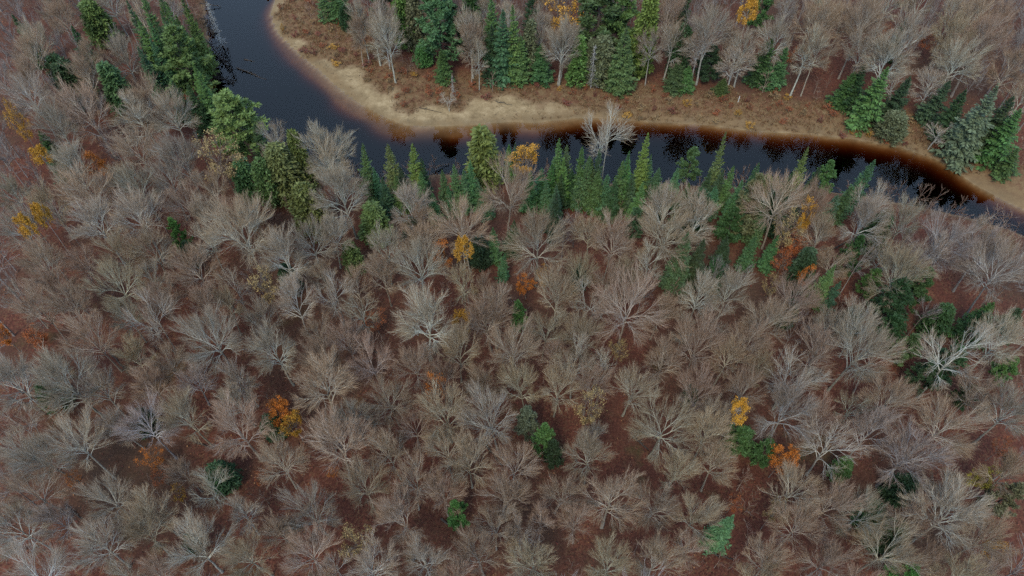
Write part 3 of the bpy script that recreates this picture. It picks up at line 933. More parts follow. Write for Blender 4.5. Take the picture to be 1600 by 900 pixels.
# ------------------------------------------------------------------ trees still in leaf: centre x, y, crown px, height m, colour, prototype, words
GOLD, ORG, RED, PALE, OLV = (.48, .245, .03), (.48, .15, .022), (.33, .095, .03), (.33, .235, .10), (.30, .255, .04)
LEAFERS = [
    (1168, 22, 27, 17, GOLD, 1, 'golden birch crown high on a thin pale trunk behind the shore'),
    (880, 4, 64, 16, GOLD, 2, 'wide thin-leaved golden tree behind the shore pines'),
    (825, 242, 44, 9, GOLD, 3, 'rounded golden-leaved tree among the firs on the bank'),
    (65, 245, 27, 12, GOLD, 1, 'small golden tree crown beside leaning bare trunks'),
    (147, 258, 29, 9, ORG, 3, 'small orange and yellow tree among grey bare crowns'),
    (45, 360, 20, 15, GOLD, 1, 'yellow birch crown on a long slender pale trunk, wider of a pair'),
    (68, 343, 15, 15, GOLD, 1, 'yellow birch crown on a long slender trunk, narrower of a pair'),
    (50, 524, 32, 6, RED, 3, 'low rusty red tree below bare grey crowns'),
    (3, 521, 26, 7, ORG, 3, 'small orange tree beside a low rusty red one'),
    (692, 393, 36, 9, ORG, 3, 'dull orange tree next to a slim yellow birch'),
    (726, 396, 26, 15, GOLD, 1, 'slim yellow birch with bare white lower stem'),
    (853, 421, 22, 10, GOLD, 2, 'thin yellow tree under a large pale bare crown'),
    (822, 441, 26, 6, ORG, 3, 'small deep orange tree under bare brown crowns'),
    (722, 502, 27, 10, GOLD, 0, 'compact bright golden tree alone among bare crowns'),
    (412, 442, 44, 13, PALE, 2, 'sparse straw-yellow tree among grey bare crowns'),
    (587, 500, 38, 5, RED, 2, 'low rust-orange understorey tree beneath a pale bare tree'),
    (440, 640, 36, 9, ORG, 0, 'bright orange tree beside a dark green cedar'),
    (456, 655, 34, 8, GOLD, 3, 'yellow-orange tree touching a bright orange one'),
    (230, 712, 36, 6, ORG, 2, 'sparse dull orange tree under bare crowns'),
    (245, 738, 30, 5, RED, 2, 'low rusty tree with thin leaves under bare crowns'),
    (272, 766, 24, 6, GOLD, 2, 'thin ochre sapling under an olive bare crown'),
    (1155, 648, 23, 15, GOLD, 1, 'yellow birch leaning on a white stem over green pines'),
    (1222, 716, 40, 9, ORG, 0, 'vivid orange tree beside dark green pines'),
    (1265, 334, 24, 13, GOLD, 3, 'old-gold tree rising over a rusty thicket'),
    (1232, 348, 40, 13, PALE, 2, 'sparse pale gold tree beside an old-gold one'),
    (1242, 378, 34, 7, RED, 3, 'rusty orange tree in a thicket of bare saplings'),
    (1225, 405, 36, 6, RED, 2, 'thin rust-coloured tree at the foot of a rusty thicket'),
    (1258, 429, 23, 8, ORG, 3, 'small orange tree near pointed green spruces'),
    (1206, 442, 24, 8, PALE, 2, 'small straw-coloured tree beneath bare crowns'),
    (968, 541, 32, 7, PALE, 2, 'low yellow tree half hidden by bare brown crowns'),
    (921, 625, 46, 14, PALE, 2, 'pale yellow tree with white bare branches showing'),
    (1546, 748, 30, 7, OLV, 3, 'low olive-yellow tree, larger of two'),
    (1525, 749, 22, 6, OLV, 3, 'low olive-yellow tree, smaller of two'),
    (1553, 857, 28, 7, GOLD, 3, 'small orange-yellow tree in dark brown brush'),
    (553, 838, 52, 12, PALE, 2, 'wide sparse straw-yellow tree in the bare woods'),
    (338, 232, 70, 14, PALE, 2, 'large tree with sparse tan leaves beside the wide yellow-green pine'),
    (30, 195, 26, 11, GOLD, 2, 'thin golden tree with leaning stems in the upstream woods'),
    (20, 180, 18, 12, GOLD, 2, 'yellow-leaved tree behind a thin golden one upstream'),
    (680, 601, 14, 13, ORG, 2, 'few orange leaves on a slight tree between pale crowns'),
    (1240, 85, 22, 6, RED, 2, 'small russet tree on the shore below grey trunks'),
    (1450, 60, 26, 7, RED, 2, 'russet understorey tree in the grey woods beyond the river'),
    (1385, 50, 24, 6, RED, 2, 'low russet tree beneath bare crowns beyond the river'),
    (90, 640, 24, 5, RED, 2, 'low russet sapling near pale grey crowns'),
    (112, 745, 22, 5, ORG, 2, 'little orange sapling beside a silver bare tree'),
    (405, 745, 24, 5, RED, 2, 'red-leaved sapling among bare brown crowns'),
    (520, 735, 18, 4, ORG, 2, 'tiny orange sapling beside a large dome of bare twigs'),
    (1145, 785, 24, 6, RED, 2, 'russet sapling above the lone broad spruce'),
    (1210, 800, 30, 9, PALE, 2, 'sparse tan-leaved tree near the vivid orange one'),
    (1565, 700, 26, 6, RED, 2, 'rust sapling under a pale spreading bare tree'),
]
for px, py, wpx, h, c, k, lab in LEAFERS:
    tm, bm, lm, H0, rc0 = LEAFY[k]
    x, y, z = mid_place(px, py, h * (.78 if k != 1 else .84))
    _, _, dep = pix([x, y, h * .8])
    s = h / H0
    sw = min(max(wpx * dep / F / (2 * rc0), .4 * s), 2.2 * s)
    bk = (.42, .39, .34) if k == 1 else (.22, .18, .15)
    cj = np.array(c) * rng.uniform(.85, 1.1)
    plant('autumn_tree', [('trunk', tm, bk), ('branches', bm, bk), ('crown', lm, tuple(cj))], (x, y, z), rng.uniform(0, 6.28),
          (sw, sw, s), lab, 'autumn tree', 'trees still in autumn leaf', (rng.normal() * .04, rng.normal() * .04))
    TAKEN.append((x, y, max(1.0, wpx * dep / F * .35)))
    SHOWN.append((px, py, wpx * .45, y))

# ------------------------------------------------------------------ leafless trees: crown centre x, y, crown px, bark
S_, B_, O_, G_, L_ = 'silver', 'brown', 'olive', 'pale', 'lilac'
CROWNS = [
    (950, 205, 84, G_), (375, 350, 112, O_), (290, 310, 64, B_), (545, 292, 84, S_), (640, 285, 68, S_), (800, 290, 92, B_),
    (720, 345, 92, B_), (840, 365, 104, O_), (650, 345, 52, B_), (480, 372, 72, S_), (600, 388, 62, S_), (655, 412, 84, S_),
    (660, 487, 104, S_), (570, 470, 58, G_), (460, 470, 64, S_), (365, 447, 52, G_), (240, 500, 84, G_), (330, 520, 100, S_),
    (505, 355, 66, S_), (440, 392, 84, S_), (130, 290, 84, B_), (150, 345, 84, S_), (212, 335, 84, S_), (232, 385, 72, B_),
    (312, 412, 84, B_), (60, 400, 74, B_), (55, 478, 74, B_), (110, 470, 64, B_), (142, 522, 84, B_), (185, 440, 70, O_),
    (980, 472, 116, B_), (870, 455, 74, O_), (912, 522, 70, O_), (850, 512, 64, O_), (800, 472, 74, B_), (765, 490, 72, B_),
    (805, 545, 88, O_), (715, 548, 62, O_), (650, 560, 72, B_), (540, 522, 62, B_), (498, 592, 104, B_), (585, 562, 74, B_),
    (430, 542, 74, S_), (610, 612, 84, O_), (692, 632, 92, O_), (775, 642, 94, S_), (822, 598, 66, O_), (870, 602, 74, O_),
    (920, 600, 60, B_), (985, 602, 74, O_), (1040, 562, 74, B_), (1092, 532, 84, B_), (1132, 562, 66, B_), (1170, 525, 66, B_),
    (1032, 662, 108, O_), (1110, 682, 84, O_), (1122, 722, 74, O_), (1232, 640, 104, L_), (1300, 692, 94, G_), (1280, 545, 84, B_),
    (1342, 542, 108, S_), (1200, 502, 84, B_), (1430, 702, 108, L_), (1332, 630, 44, G_), (1500, 545, 112, G_), (1560, 520, 84, S_),
    (1582, 640, 88, S_), (1480, 652, 104, B_), (1402, 432, 88, O_), (1332, 332, 76, S_), (1372, 312, 66, G_), (1100, 312, 84, S_),
    (1050, 272, 74, S_), (1012, 332, 94, O_), (960, 372, 74, B_), (1040, 400, 66, G_), (1240, 262, 84, B_), (1292, 292, 64, B_),
    (1485, 382, 96, L_), (1566, 425, 100, L_), (1540, 392, 80, L_), (1445, 392, 70, L_), (372, 662, 94, B_), (370, 620, 54, S_), (290, 642, 74, O_),
    (227, 660, 94, L_), (120, 692, 94, S_), (60, 702, 84, S_), (150, 602, 64, S_), (102, 590, 94, S_), (20, 592, 84, S_),
    (522, 690, 108, B_), (432, 712, 78, O_), (485, 792, 96, S_), (612, 702, 74, O_), (642, 752, 74, O_), (700, 702, 64, O_),
    (732, 712, 84, O_), (572, 762, 74, O_), (692, 765, 70, B_), (790, 772, 74, B_), (952, 782, 94, B_), (922, 712, 76, O_),
    (872, 762, 74, B_), (902, 812, 64, B_), (1022, 782, 84, B_), (1082, 802, 74, O_), (1240, 762, 94, O_), (1302, 782, 84, B_),
    (1352, 792, 84, S_), (1430, 800, 70, B_), (1482, 802, 120, S_), (1542, 832, 84, B_), (1392, 852, 94, O_), (1240, 822, 84, B_),
    (1442, 882, 70, B_), (1292, 872, 84, B_), (1208, 872, 74, B_), (1022, 882, 84, B_), (952, 882, 74, O_), (842, 872, 84, O_),
    (752, 862, 84, B_), (662, 872, 84, S_), (562, 872, 84, S_), (472, 862, 84, B_), (392, 862, 84, O_), (302, 852, 104, S_),
    (222, 832, 84, O_), (142, 842, 94, S_), (85, 802, 54, L_), (22, 822, 84, S_), (232, 792, 84, O_), (335, 752, 64, G_),
    (160, 772, 74, S_), (50, 762, 84, B_), (1160, 610, 60, B_), (1090, 610, 62, B_), (1390, 620, 84, B_), (1530, 610, 70, B_),
    (1570, 740, 70, B_), (1380, 560, 74, B_), (1240, 460, 74, B_), (1090, 460, 64, S_), (1140, 450, 60, S_), (1030, 480, 56, B_),
    (480, 240, 66, S_), (430, 215, 40, S_), (520, 240, 84, S_), (210, 170, 84, S_), (265, 170, 74, S_), (230, 130, 74, B_),
    (215, 230, 74, B_), (290, 240, 74, S_), (90, 240, 64, S_), (330, 290, 60, B_),
    # beyond the river
    (585, 45, 84, S_), (700, 150, 30, G_), (880, 60, 74, S_), (1050, 60, 74, S_), (1110, 40, 84, S_), (1160, 100, 74, S_), (1220, 50, 64, S_),
    (1260, 90, 64, S_), (1310, 100, 70, B_), (1370, 60, 80, S_), (1430, 150, 84, G_), (1460, 130, 84, S_), (1470, 200, 64, G_),
    (1400, 85, 84, S_), (1350, 30, 84, B_), (1280, 30, 84, B_), (1540, 60, 84, B_), (1580, 100, 70, B_), (1500, 80, 80, S_),
    (556, 28, 60, S_), (602, 68, 66, S_), (618, 18, 60, S_), (722, 58, 50, B_), (745, 98, 40, S_), (872, 98, 50, S_), (892, 28, 60, S_),
    (1036, 98, 60, S_), (1092, 88, 60, S_), (1176, 58, 60, S_), (1140, 58, 50, B_), (548, 72, 44, B_),
    (845, 40, 50, S_), (740, 40, 60, S_), (1440, 30, 84, S_),
]
BARK = {S_: (.49, .475, .41), B_: (.46, .385, .31), O_: (.47, .425, .325), G_: (.49, .47, .40), L_: (.46, .425, .40)}
BWORD = {S_: 'silver-grey', B_: 'pinkish brown', O_: 'olive-grey', G_: 'pale whitish', L_: 'lilac-grey'}
FORM = ['rounded domed', 'rounded domed', 'dense fan-shaped', 'dense fan-shaped', 'rounded domed', 'dense fan-shaped',
        'narrow broom-like', 'narrow broom-like', 'wide spreading']
SHL = np.array(SHOWN)
LIST = []           # x, y, z, crown m, bark, listed?
for px, py, wpx, tone in CROWNS:
    _, _, dep = pix(at(px, py, 12))
    w = wpx * dep / F
    h = float(np.clip(w * 1.0 + 7.5, 8, 19)) * rng.uniform(.94, 1.06)
    h = {(700, 150): 4.0, (1470, 200): 6.0, (1430, 150): 9.0, (1460, 130): 10.0, (585, 45): 11.0, (1160, 100): 11.0, (1050, 60): 13.0}.get((px, py), h)
    if (px, py) == (950, 205):
        h = 17.0
    key = (px, py)
    for _ in range(10):
        x, y, z = mid_place(px, py, h * .73)
        dx, dy = px - SHL[:, 0], py - SHL[:, 1]
        gap = np.hypot(dx, dy) - (SHL[:, 2] * .9 + wpx * .36)
        j_ = int(np.argmin(np.where(SHL[:, 3] > y, gap, 1e9)))
        if gap[j_] >= 0 or SHL[j_, 3] <= y or key == (950, 205):
            break
        q_ = -gap[j_] * .6 / max(1.0, math.hypot(dx[j_], dy[j_]))
        px, py = px + dx[j_] * q_ + .5, py + abs(dy[j_]) * q_ * .6
    if inside(np.array([[x, y]]), RIVER)[0]:
        d = dist_line(np.array([[x, y]]), NEAR)[0]
        y -= d * 1.35 + 1.0
        z = ground_z(x, y)
    far_ = terrain([[x, y]])
    if far_[3][0] and h > 7:
        if far_[5][0] < 9.5:
            y += 9.5 - far_[5][0]
            z = ground_z(x, y)
        w *= .85
    LIST.append((x, y, z, w, h, tone))
    TAKEN.append((x, y, w * .40))

# fill the rest of the wood by dart throwing
N_IND = 318
cand = rng.uniform([-150, 18], [150, 205], (26000, 2))
tz, ts, tg_, tf, ti, tdf, tdn = terrain(cand)
edge_ok = np.where(tf, tdf > 10 + 4 * vnoise(cand[:, 0], cand[:, 1], 12), tdn > 2.5) & ~ti
cpx, cpy, cdep = pix(np.concatenate([cand, (tz + 11)[:, None]], 1))
bpx, bpy_, _ = pix(np.concatenate([cand, tz[:, None]], 1))
ok = edge_ok & (cpx > -45) & (cpx < 1645) & (cpy > -75) & (cpy < 960)
T = np.array(TAKEN)
SH = np.array(SHOWN)
VIEW = np.concatenate([FAR + [0, 6], (NEAR + [0, 5])[::-1]])     # the water the photograph shows
fill = []
for k in np.nonzero(ok)[0]:
    x, y = cand[k]
    w = 3.6 + 4.8 * rng.random() ** 1.25 if not tf[k] else rng.uniform(4.0, 6.4)
    d = np.hypot(T[:, 0] - x, T[:, 1] - y)
    if (d < T[:, 2] + w * (.30 if not tf[k] else .2)).any():
        continue
    h = float(np.clip(w * 1.0 + (7.5 if not tf[k] else 9.0), 8, 18)) * rng.uniform(.86, 1.12)
    a_, b_, c_ = pix([x, y, tz[k] + h * .68])
    rp = w * F / c_ * .5
    if ((np.hypot((SH[:, 0] - a_), (SH[:, 1] - b_) * .85) < SH[:, 2] + rp * .92) & (SH[:, 3] > y)).any():
        continue
    if not tf[k] and a_ > 400:
        hit = False
        for q in (.6, .75, .9, 1.03):
            for e_ in (-.35, 0, .35):
                u_, v_, _ = pix([x + e_ * w, y, tz[k] + h * q])
                hit = hit or inside(np.array([at(u_, v_)[:2]]), VIEW)[0]
        if hit:
            continue
    T = np.concatenate([T, [[x, y, w * .40]]])
    left = cpx[k] < 420
    if cpx[k] > 1230 and cpy[k] < 600 and not tf[k]:
        tone = rng.choice([S_, B_, O_, G_, L_], p=[.42, .18, .1, .22, .08])
    else:
        tone = rng.choice([S_, B_, O_, G_, L_], p=[.42, .38, .1, .06, .04] if left or tf[k] else [.16, .44, .3, .06, .04])
    fill.append((x, y, tz[k], w, h, tone, cpx[k], cpy[k]))
# those that show largest (lower in the picture, well inside the frame) stay individuals
fill.sort(key=lambda f: -(f[3] / pix([f[0], f[1], 10])[2]) - (0 if -10 < f[6] < 1610 and -20 < f[7] < 915 else -1))
indiv, rest = fill[:max(0, N_IND - len(LIST))], fill[max(0, N_IND - len(LIST)):]
print('bare listed', len(LIST), 'fill', len(fill), 'rest', len(rest))
for x, y, z, w, h, tone in LIST + [f[:6] for f in indiv]:
    if tone == G_:
        v = int(rng.integers(len(GNARLED)))
        tm, cm, H0, rc0 = GNARLED[v]
        form = 'crooked open-crowned'
    else:
        v = int(rng.integers(len(BARE))) if zone(x, y) != 'far' else int(rng.choice([0, 3, 6, 7]))
        tm, cm, H0, rc0 = BARE[v]
        form = FORM[v]
    s = h / H0
    sw = min(max(w * .98 / (2 * rc0), .7 * s), 1.35 * s)
    c = np.array(BARK[tone]) * rng.uniform(.82, 1.15) * rng.uniform(.97, 1.03, 3)
    zn = zone(x, y)
    lab = f'leafless {BWORD[tone]} {form} tree {ZWORD[zn].replace("leafless hardwoods", "wide leaf-strewn woods")}'
    if h == 17.0:
        lab = 'large pale bare tree leaning out over the dark river water'
    if h == 4.0:
        lab = 'small whitish bare shrub at the top of the sand beach'
    plant('bare_tree', [('trunk', tm, tuple(c * (.6 if zn != 'far' else .8))), ('crown', cm, tuple(c))], (x, y, z), rng.uniform(0, 6.28), (sw, sw, s),  # bole colour darkened to stand in for shade beneath the crown
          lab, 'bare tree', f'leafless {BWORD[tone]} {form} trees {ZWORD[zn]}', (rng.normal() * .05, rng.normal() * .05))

# the remaining, least visible leafless trees: one mass
M_STUFF = plain_material('far_twigs', [(0, (.15, .115, .10)), (.5, (.25, .21, .19)), (1, (.34, .31, .29))])


def join_copies(name, protos, spots, mats):
    V, Fa, n = [], [], 0
    for x, y, z, sw, s in spots:
        pv, pf = protos[int(rng.integers(len(protos)))]
        a = rng.uniform(0, 6.28)
        ca, sa = math.cos(a), math.sin(a)
        q = np.empty_like(pv)
        q[:, 0] = (pv[:, 0] * ca - pv[:, 1] * sa) * sw + x
        q[:, 1] = (pv[:, 0] * sa + pv[:, 1] * ca) * sw + y
        q[:, 2] = pv[:, 2] * s + z
        V.append(q); Fa.append(pf + n); n += len(pv)
    return mesh_from(name, np.concatenate(V), np.concatenate(Fa), mats)


def proto_arrays(gs):
    V, Fa, n = [], [], 0
    for g in gs:
        v, f = np.concatenate(g.V), np.concatenate(g.F)
        V.append(v); Fa.append(f + n); n += len(v)
        # faces of g.F are already offset inside g
    return np.concatenate(V), np.concatenate(Fa)


LOD = []
for k in range(4):
    t = bare_tree(17, 4.6, fork=.4, n_limb=8, n=(5, 4, 2), twig=.028, low=True)
    LOD.append(proto_arrays(t[:2]))
if rest:
    me = join_copies('leafless_woods', LOD, [(f[0], f[1], f[2], f[3] / 10.0, f[4] / 17) for f in rest], [M_STUFF])
    tag(link('leafless_woods', me), 'mass of grey-brown leafless trees filling the edges of the woods', 'woods', kind='stuff')

# ------------------------------------------------------------------ undergrowth of saplings and brush
SAP = []
for k in range(5):
    t = bare_tree(4.5, 1.1, fork=.2, n_limb=4, n=(3, 3, 0), thick=.7, twig=.012, low=True)
    SAP.append(proto_arrays(t[:2]))
cand = rng.uniform([-135, 22], [135, 190], (12000, 2))
tz, ts, tg_, tf, ti, tdf, tdn = terrain(cand)
okb = np.where(tf, tdf > 7.5, tdn > .8) & ~ti & (vnoise(cand[:, 0], cand[:, 1], 14) > .3)
sx, sy, _ = pix(np.concatenate([cand, tz[:, None]], 1))
okb &= (sx > -20) & (sx < 1620) & (sy > -20) & (sy < 930)
gapd = np.full(len(cand), 1e9)
for tx_, ty_, tr_ in T:
    gapd = np.minimum(gapd, np.hypot(cand[:, 0] - tx_, cand[:, 1] - ty_) / max(tr_, 1.0))
okb &= gapd > .75
idx = np.nonzero(okb)[0]
idx = idx[np.argsort(-gapd[idx] - rng.random(len(idx)) * 1.0)][:1000]
M_BRUSH = plain_material('brush', [(0, (.15, .07, .05)), (.5, (.22, .135, .10)), (1, (.33, .26, .20))])
me = join_copies('undergrowth', SAP, [(cand[k, 0], cand[k, 1], tz[k], rng.uniform(.6, 1.7), rng.uniform(.45, 1.5)) for k in idx], [M_BRUSH])
tag(link('undergrowth', me), 'low tangle of leafless saplings and brush between the trees', 'undergrowth', kind='stuff')

# red-brown leaf drifts lying on the floor, and leaves caught in low brush
n = 40000
cand = rng.uniform([-130, 24], [130, 185], (n, 2))
tz, ts, tg_, tf, ti, tdf, tdn = terrain(cand)
sx, sy, _ = pix(np.concatenate([cand, tz[:, None]], 1))
k = np.where(tf, tdf > 9, tdn > 1.5) & ~ti & (sx > -20) & (sx < 1620) & (sy > -20) & (sy < 920)
c = np.stack([cand[k, 0], cand[k, 1], tz[k] + rng.random(k.sum()) ** 3 * .5 + .03], 1)
g = Geo()
d = norm(rng.normal(size=c.shape) * np.array([1, 1, .35]))
u = norm(np.cross(d, rng.normal(size=c.shape) * .35 + np.array([0, 0, 1.0])))
ln = rng.uniform(.14, .34, len(c))
g.sprays(c, d, u, ln, ln * .8)
M_LIT = plain_material('fallen_leaves', [(0, (.06, .022, .017)), (.4, (.14, .042, .028)), (.75, (.20, .07, .038)), (1, (.28, .14, .06))], rough=.7)
tag(link('leaf_litter', g.build('leaf_litter', [M_LIT])), 'curled red-brown fallen leaves strewn over the forest floor', 'leaves', kind='stuff')

# ------------------------------------------------------------------ dry grass and low bushes on the shore
n = 26000
cand = np.concatenate([rng.uniform([-110, 95], [140, 175], (n * 3, 2))])
tz, ts, tg_, tf, ti, tdf, tdn = terrain(cand)
k = (rng.random(len(cand)) < tg_ * (.35 + .9 * vnoise(cand[:, 0], cand[:, 1], 4.0))) & ~ti
base = np.stack([cand[k, 0], cand[k, 1], tz[k]], 1)
M_GRASS = plain_material('dry_grass', [(0, (.10, .042, .025)), (.3, (.16, .08, .04)), (.6, (.20, .135, .065)), (.85, (.27, .20, .115)), (1, (.22, .095, .03))])
g = Geo()
b = np.repeat(base, 6, 0)
b[:, :2] += rng.normal(size=(len(b), 2)) * .16
d = norm(rng.normal(size=b.shape) * np.array([.5, .5, .1]) + np.array([0, 0, .8]))
u = norm(np.cross(d, rng.normal(size=b.shape)))
ln = rng.uniform(.25, .8, len(b))
g.sprays(b, d, u, ln, ln * .13 + .02)
tag(link('shore_grass', g.build('shore_grass', [M_GRASS])), 'tan and russet dry grass along the top of the beach', 'grass', kind='stuff')

cand = rng.uniform([-95, 100], [60, 170], (14000, 2))
tz, ts, tg_, tf, ti, tdf, tdn = terrain(cand)
k = tf & ~ti & (ts > .4) & (tdf > .6) & (vnoise(cand[:, 0], cand[:, 1], 2.6) > .55)
o_ = np.stack([cand[k, 0], cand[k, 1], tz[k] + .03], 1)
d_ = norm(rng.normal(size=o_.shape) * np.array([1, .7, .12]))
g = Geo()
g.tubes(curves(o_, d_, rng.uniform(.15, .9, len(o_)), 3, .05, .15), np.full((len(o_), 1), .028) * np.array([[1, .8, .4]]), 3)
tag(link('beach_debris', g.build('beach_debris', [M_DEAD])), 'dark twigs and leaf scraps washed up over the sand', 'debris', kind='stuff')

# russet and golden low bushes, each its own thing
BUSH = []
for kk in range(4):
    cg = Geo()
    t = bare_tree(1.6, .9, fork=.1, n_limb=6, n=(4, 4, 0), thick=.8, twig=.008)
    c = np.repeat(t[2], 3, 0) + rng.normal(size=(len(t[2]) * 3, 3)) * .1
    d = norm(rng.normal(size=c.shape)); u = norm(np.cross(d, rng.normal(size=c.shape)))
    cg.sprays(c, d, u, rng.uniform(.1, .22, len(c)), np.full(len(c), .13))
    st = Geo()
    v, f = proto_arrays(t[:2]); st.add(v, f, 0)
    BUSH.append((st.build('bush_stems', [M_BARK]), cg.build('bush_leaves', [M_LEAF])))
tr = rng.uniform([-105, 95], [130, 170], (3000, 2))
tz, ts, tg_, tf, ti, tdf, tdn = terrain(tr)
kk = np.nonzero((tg_ > .35) & tf & ~ti)[0]
bp = []
for q in kk:
    px_, py_, _ = pix([tr[q, 0], tr[q, 1], tz[q]])
    if not (0 < px_ < 1600 and 0 < py_ < 900):
        continue
    if all((tr[q, 0] - a) ** 2 + (tr[q, 1] - b_) ** 2 > 3.2 for a, b_ in bp):
        bp.append(tuple(tr[q]))
        cw, cc = [('russet', (.24, .075, .03)), ('golden', (.36, .19, .03)), ('tan', (.26, .17, .08)), ('red-brown', (.17, .055, .035))][int(rng.choice(4, p=[.35, .2, .25, .2]))]
        me1, me2 = BUSH[int(rng.integers(4))]
        plant('shore_bush', [('stems', me1, (.2, .14, .11)), ('crown', me2, tuple(np.array(cc) * rng.uniform(.8, 1.2)))],
              (tr[q, 0], tr[q, 1], tz[q]), rng.uniform(0, 6.28), (rng.uniform(.6, 1.3),) * 2 + (rng.uniform(.5, 1.0),),
              f'low {cw} bush in the dry grass above the beach', 'bush', f'{cw} bushes along the shore')
        if len(bp) >= 150:
            break


# ------------------------------------------------------------------ drowned and fallen trees
def fallen(p, q, r, twigs, length, label, name='fallen_tree', c=None, droop=.25, tw=.055):
    """a dead trunk lying from p to q (world points) with the stubs of its branches"""
    p, q = np.array(p, float), np.array(q, float)
    S = 7
    e = bpy.data.objects.new(name, None)
    col.objects.link(e)
    e.location = p
    tag(e, label, 'fallen tree' if twigs else 'log', 'dead trees lying in the river')
    g = Geo()
    L = np.linspace(0, 1, S)[None, :, None] * (q - p)
    L[0, 1:-1] += rng.normal(size=(S - 2, 3)) * .06
    g.tubes(L, (r * np.linspace(1, .3, S))[None], 7)
    link('trunk', g.build('dead_trunk', [M_DEAD], True), e)
    if twigs:
        o, T, t = sample_on(L, twigs, .12, .98)
        d = fan(T, R(72), .0)
        d[:, 2] = np.abs(d[:, 2]) * .8 - droop * .2
        ln = length * (1.05 - .8 * t) * rng.uniform(.5, 1.15, len(t))
        P2 = curves(o, norm(d), ln, 4, -droop, .06)
        o2, T2, _ = sample_on(P2, 5, .3, 1)
        P3 = curves(o2, fan(T2, R(45), 0), np.repeat(ln, 5) * .3, 3, -droop, .1).reshape(len(o), 5, 3, 3)
        for q_, r_ in zip(P2, P3):
            gb = Geo()
            gb.tubes(q_[None], tw * np.linspace(1, .4, 4)[None], 4)
            if twigs > 15:
                gb.tubes(r_, np.full((5, 3), tw * .6), 3)
            link('branch', gb.build('dead_branch', [M_DEAD]), e)
    return e


fallen(at(322, 62, 1.2), at(362, 112, .10), .17, 46, 2.0, 'dark drowned spruce lying with its branches along the bank')
fallen(at(318, 25, 1.5), at(334, 57, .15), .16, 40, 1.8, 'dead spruce tipped from the bank into the blue water')
fallen(at(312, 5, 1.0), at(345, 10, .15), .14, 0, 0, 'short dark log jutting straight out from the bank', 'log')
fallen(at(370, 106, .12), at(416, 124, .02), .16, 26, .6, 'long stubby log floating clear of the bank')
fallen(at(382, 93, .04), at(398, 96, .04), .15, 0, 0, 'short dark log floating alone in midstream', 'log')
fallen(at(326, 118, 1.0), at(366, 130, .05), .13, 40, 1.6, 'low brushy fallen tree at the foot of the bank')
fallen(at(318, 128, 1.2), at(352, 92, .2), .12, 24, 1.0, 'reddish dead trunk crossing the drowned spruce')
fallen(at(676, 262, .8), at(702, 256, .12), .11, 14, .8, 'small bare driftwood snag below the firs on the bank')
fallen(at(418, 0, .1), at(422, -6, .1), .15, 0, 0, 'short stump of log beside the upstream sand', 'log')
fallen(at(775, 158, .7), at(800, 164, .6), .07, 6, .5, 'thin grey driftwood branch on the pale sand')
fallen(at(655, 168, .35), at(690, 176, .3), .07, 6, .5, 'dark driftwood branch on the orange wet sand')

LOGS = [(22, 628, 78, 654), (110, 797, 134, 815), (168, 545, 205, 590), (352, 470, 382, 505), (640, 880, 690, 868), (985, 690, 1010, 712),
        (1290, 400, 1330, 380), (1480, 715, 1520, 700), (560, 545, 600, 560), (760, 700, 785, 735), (1190, 585, 1150, 570), (300, 690, 335, 705),
        (905, 560, 930, 585), (1380, 640, 1340, 652), (250, 560, 215, 575), (690, 815, 720, 840), (1105, 870, 1140, 880), (420, 820, 455, 830)]
for a0, b0, a1, b1 in LOGS:
    p_, q_ = at(a0, b0, .3), at(a1, b1, .3)
    p_[2], q_[2] = ground_z(p_[0], p_[1]) + .12, ground_z(q_[0], q_[1]) + .18
    e_ = fallen(p_, q_, .17, 8, .8, 'grey fallen log lying on the red leaf litter under bare crowns', 'fallen_log')
    e_['category'], e_['group'] = 'log', 'fallen logs on the forest floor'

# silver dead spruce at the bank, still upright
g1, g2 = Geo(), Geo()
P_ = np.zeros((1, 6, 3)); P_[0, :, 2] = np.linspace(-.2, 11, 6)
g1.tubes(P_, np.linspace(.15, .03, 6)[None], 6)
o, T, t = sample_on(P_, 80, .08, .98)
dd = norm(np.cross(T, rng.normal(size=T.shape)) + np.array([0, 0, -.25]))
P2 = curves(o, dd, (1.7 * (1.05 - t)) * rng.uniform(.6, 1.2, len(t)), 4, -.3, .06)
g2.tubes(P2, np.full((len(o), 4), .028), 3)
o2, T2, _ = sample_on(P2, 6, .2, 1)
g2.tubes(curves(o2, fan(T2, R(50), 0), np.full(len(o2), .35), 3, -.3, .1), np.full((len(o2), 3), .016), 3)
DT, DC = g1.build('snag_trunk', [M_BARK], True), g2.build('snag_branches', [M_BARK])
for px, py, h, lab in [(318, -12, 12, 'silver dead spruce standing at the water edge upstream'), (930, 70, 10, 'grey dead spruce beside the pale cedar behind the shore'),
                       (706, 118, 5, 'small silver dead spruce at the top of the beach')]:
    x, y, z = tip_place(px, py, h)
    plant('dead_spruce', [('trunk', DT, (.40, .39, .37)), ('branches', DC, (.36, .35, .33))], (x, y, z), 1.0, h / 11, lab, 'dead spruce', 'standing dead spruces')

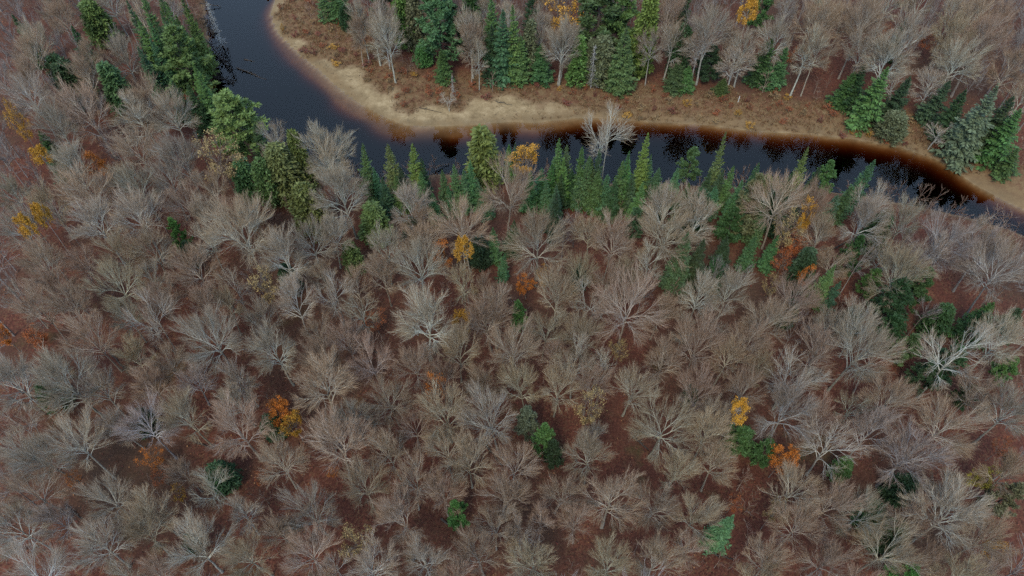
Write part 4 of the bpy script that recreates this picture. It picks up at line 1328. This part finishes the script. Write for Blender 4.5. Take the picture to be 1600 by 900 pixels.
# a white stake on the shore
x, y, z = at(1153, 160, 1.0)
g = Geo()
P_ = np.zeros((1, 4, 3)); P_[0, :, 2] = [-.3, .5, 1.2, 1.5]
g.tubes(P_, np.array([[.09, .085, .08, .02]]), 6)
m_st, nt, b = new_mat('weathered_white')
b.inputs['Base Color'].default_value = (.62, .6, .55, 1)
o = link('marker_stake', g.build('marker_stake', [m_st]))
o.location = (x, y, ground_z(x, y))
tag(o, 'short whitish stake standing in the russet shore grass', 'stake')

# where look-alikes stand beside something that can be found, say so
NEARBY = {lab: lab for *_, lab in LEAFERS}
marks = []
for o in list(col.objects):
    if o.parent is None and 'label' in o:
        l_ = o['label']
        if l_ in NEARBY or l_ in SPECIAL.values():
            marks.append((o, l_))
plain = [o for o in col.objects if o.parent is None and o.get('category') in ('bare tree', 'spruce tree', 'pine tree', 'cedar tree') and (o, o['label']) not in marks]
used = set()
for m, l_ in marks:
    w_ = l_.split()
    cut = next((i for i, t_ in enumerate(w_) if t_ in ('behind', 'among', 'beside', 'with', 'on', 'below', 'next', 'under', 'alone', 'beneath', 'touching', 'rising', 'over', 'in', 'near', 'at', 'standing', 'overhanging', 'surrounded', 'poking', 'leaning', 'half', 'between', 'above', 'high', 'crown', 'lower', 'topmost', 'larger', 'smaller')), len(w_))
    short = ' '.join(w_[:cut]) if cut >= 3 else ' '.join(w_[:7])
    near_ = sorted(plain, key=lambda p: (p.location - m.location).length)[:4]
    for p in near_:
        if (p.location - m.location).length > 9 or p.name in used:
            continue
        head = p['label'].split(' tree ')[0] + ' tree' if p['category'] == 'bare tree' else ' '.join(p['label'].split()[:3])
        new = f'{head} standing close to a {short}'.replace(' a o', ' an o')
        if len(new.split()) <= 16:
            p['label'] = new
            p['group'] = p['group']
            used.add(p.name)
by = {}
for o in col.objects:
    if o.parent is None and 'label' in o and o.get('category'):
        by.setdefault(o['label'], []).append(o)
for l_, os_ in by.items():
    if len(os_) > 1:
        for o in os_:
            o['group'] = l_.replace(' tree ', ' trees ', 1)
print('COUNT', COUNT, 'tris', sum(len(m.loops) // 2 for m in bpy.data.meshes if m.users), len(rest))
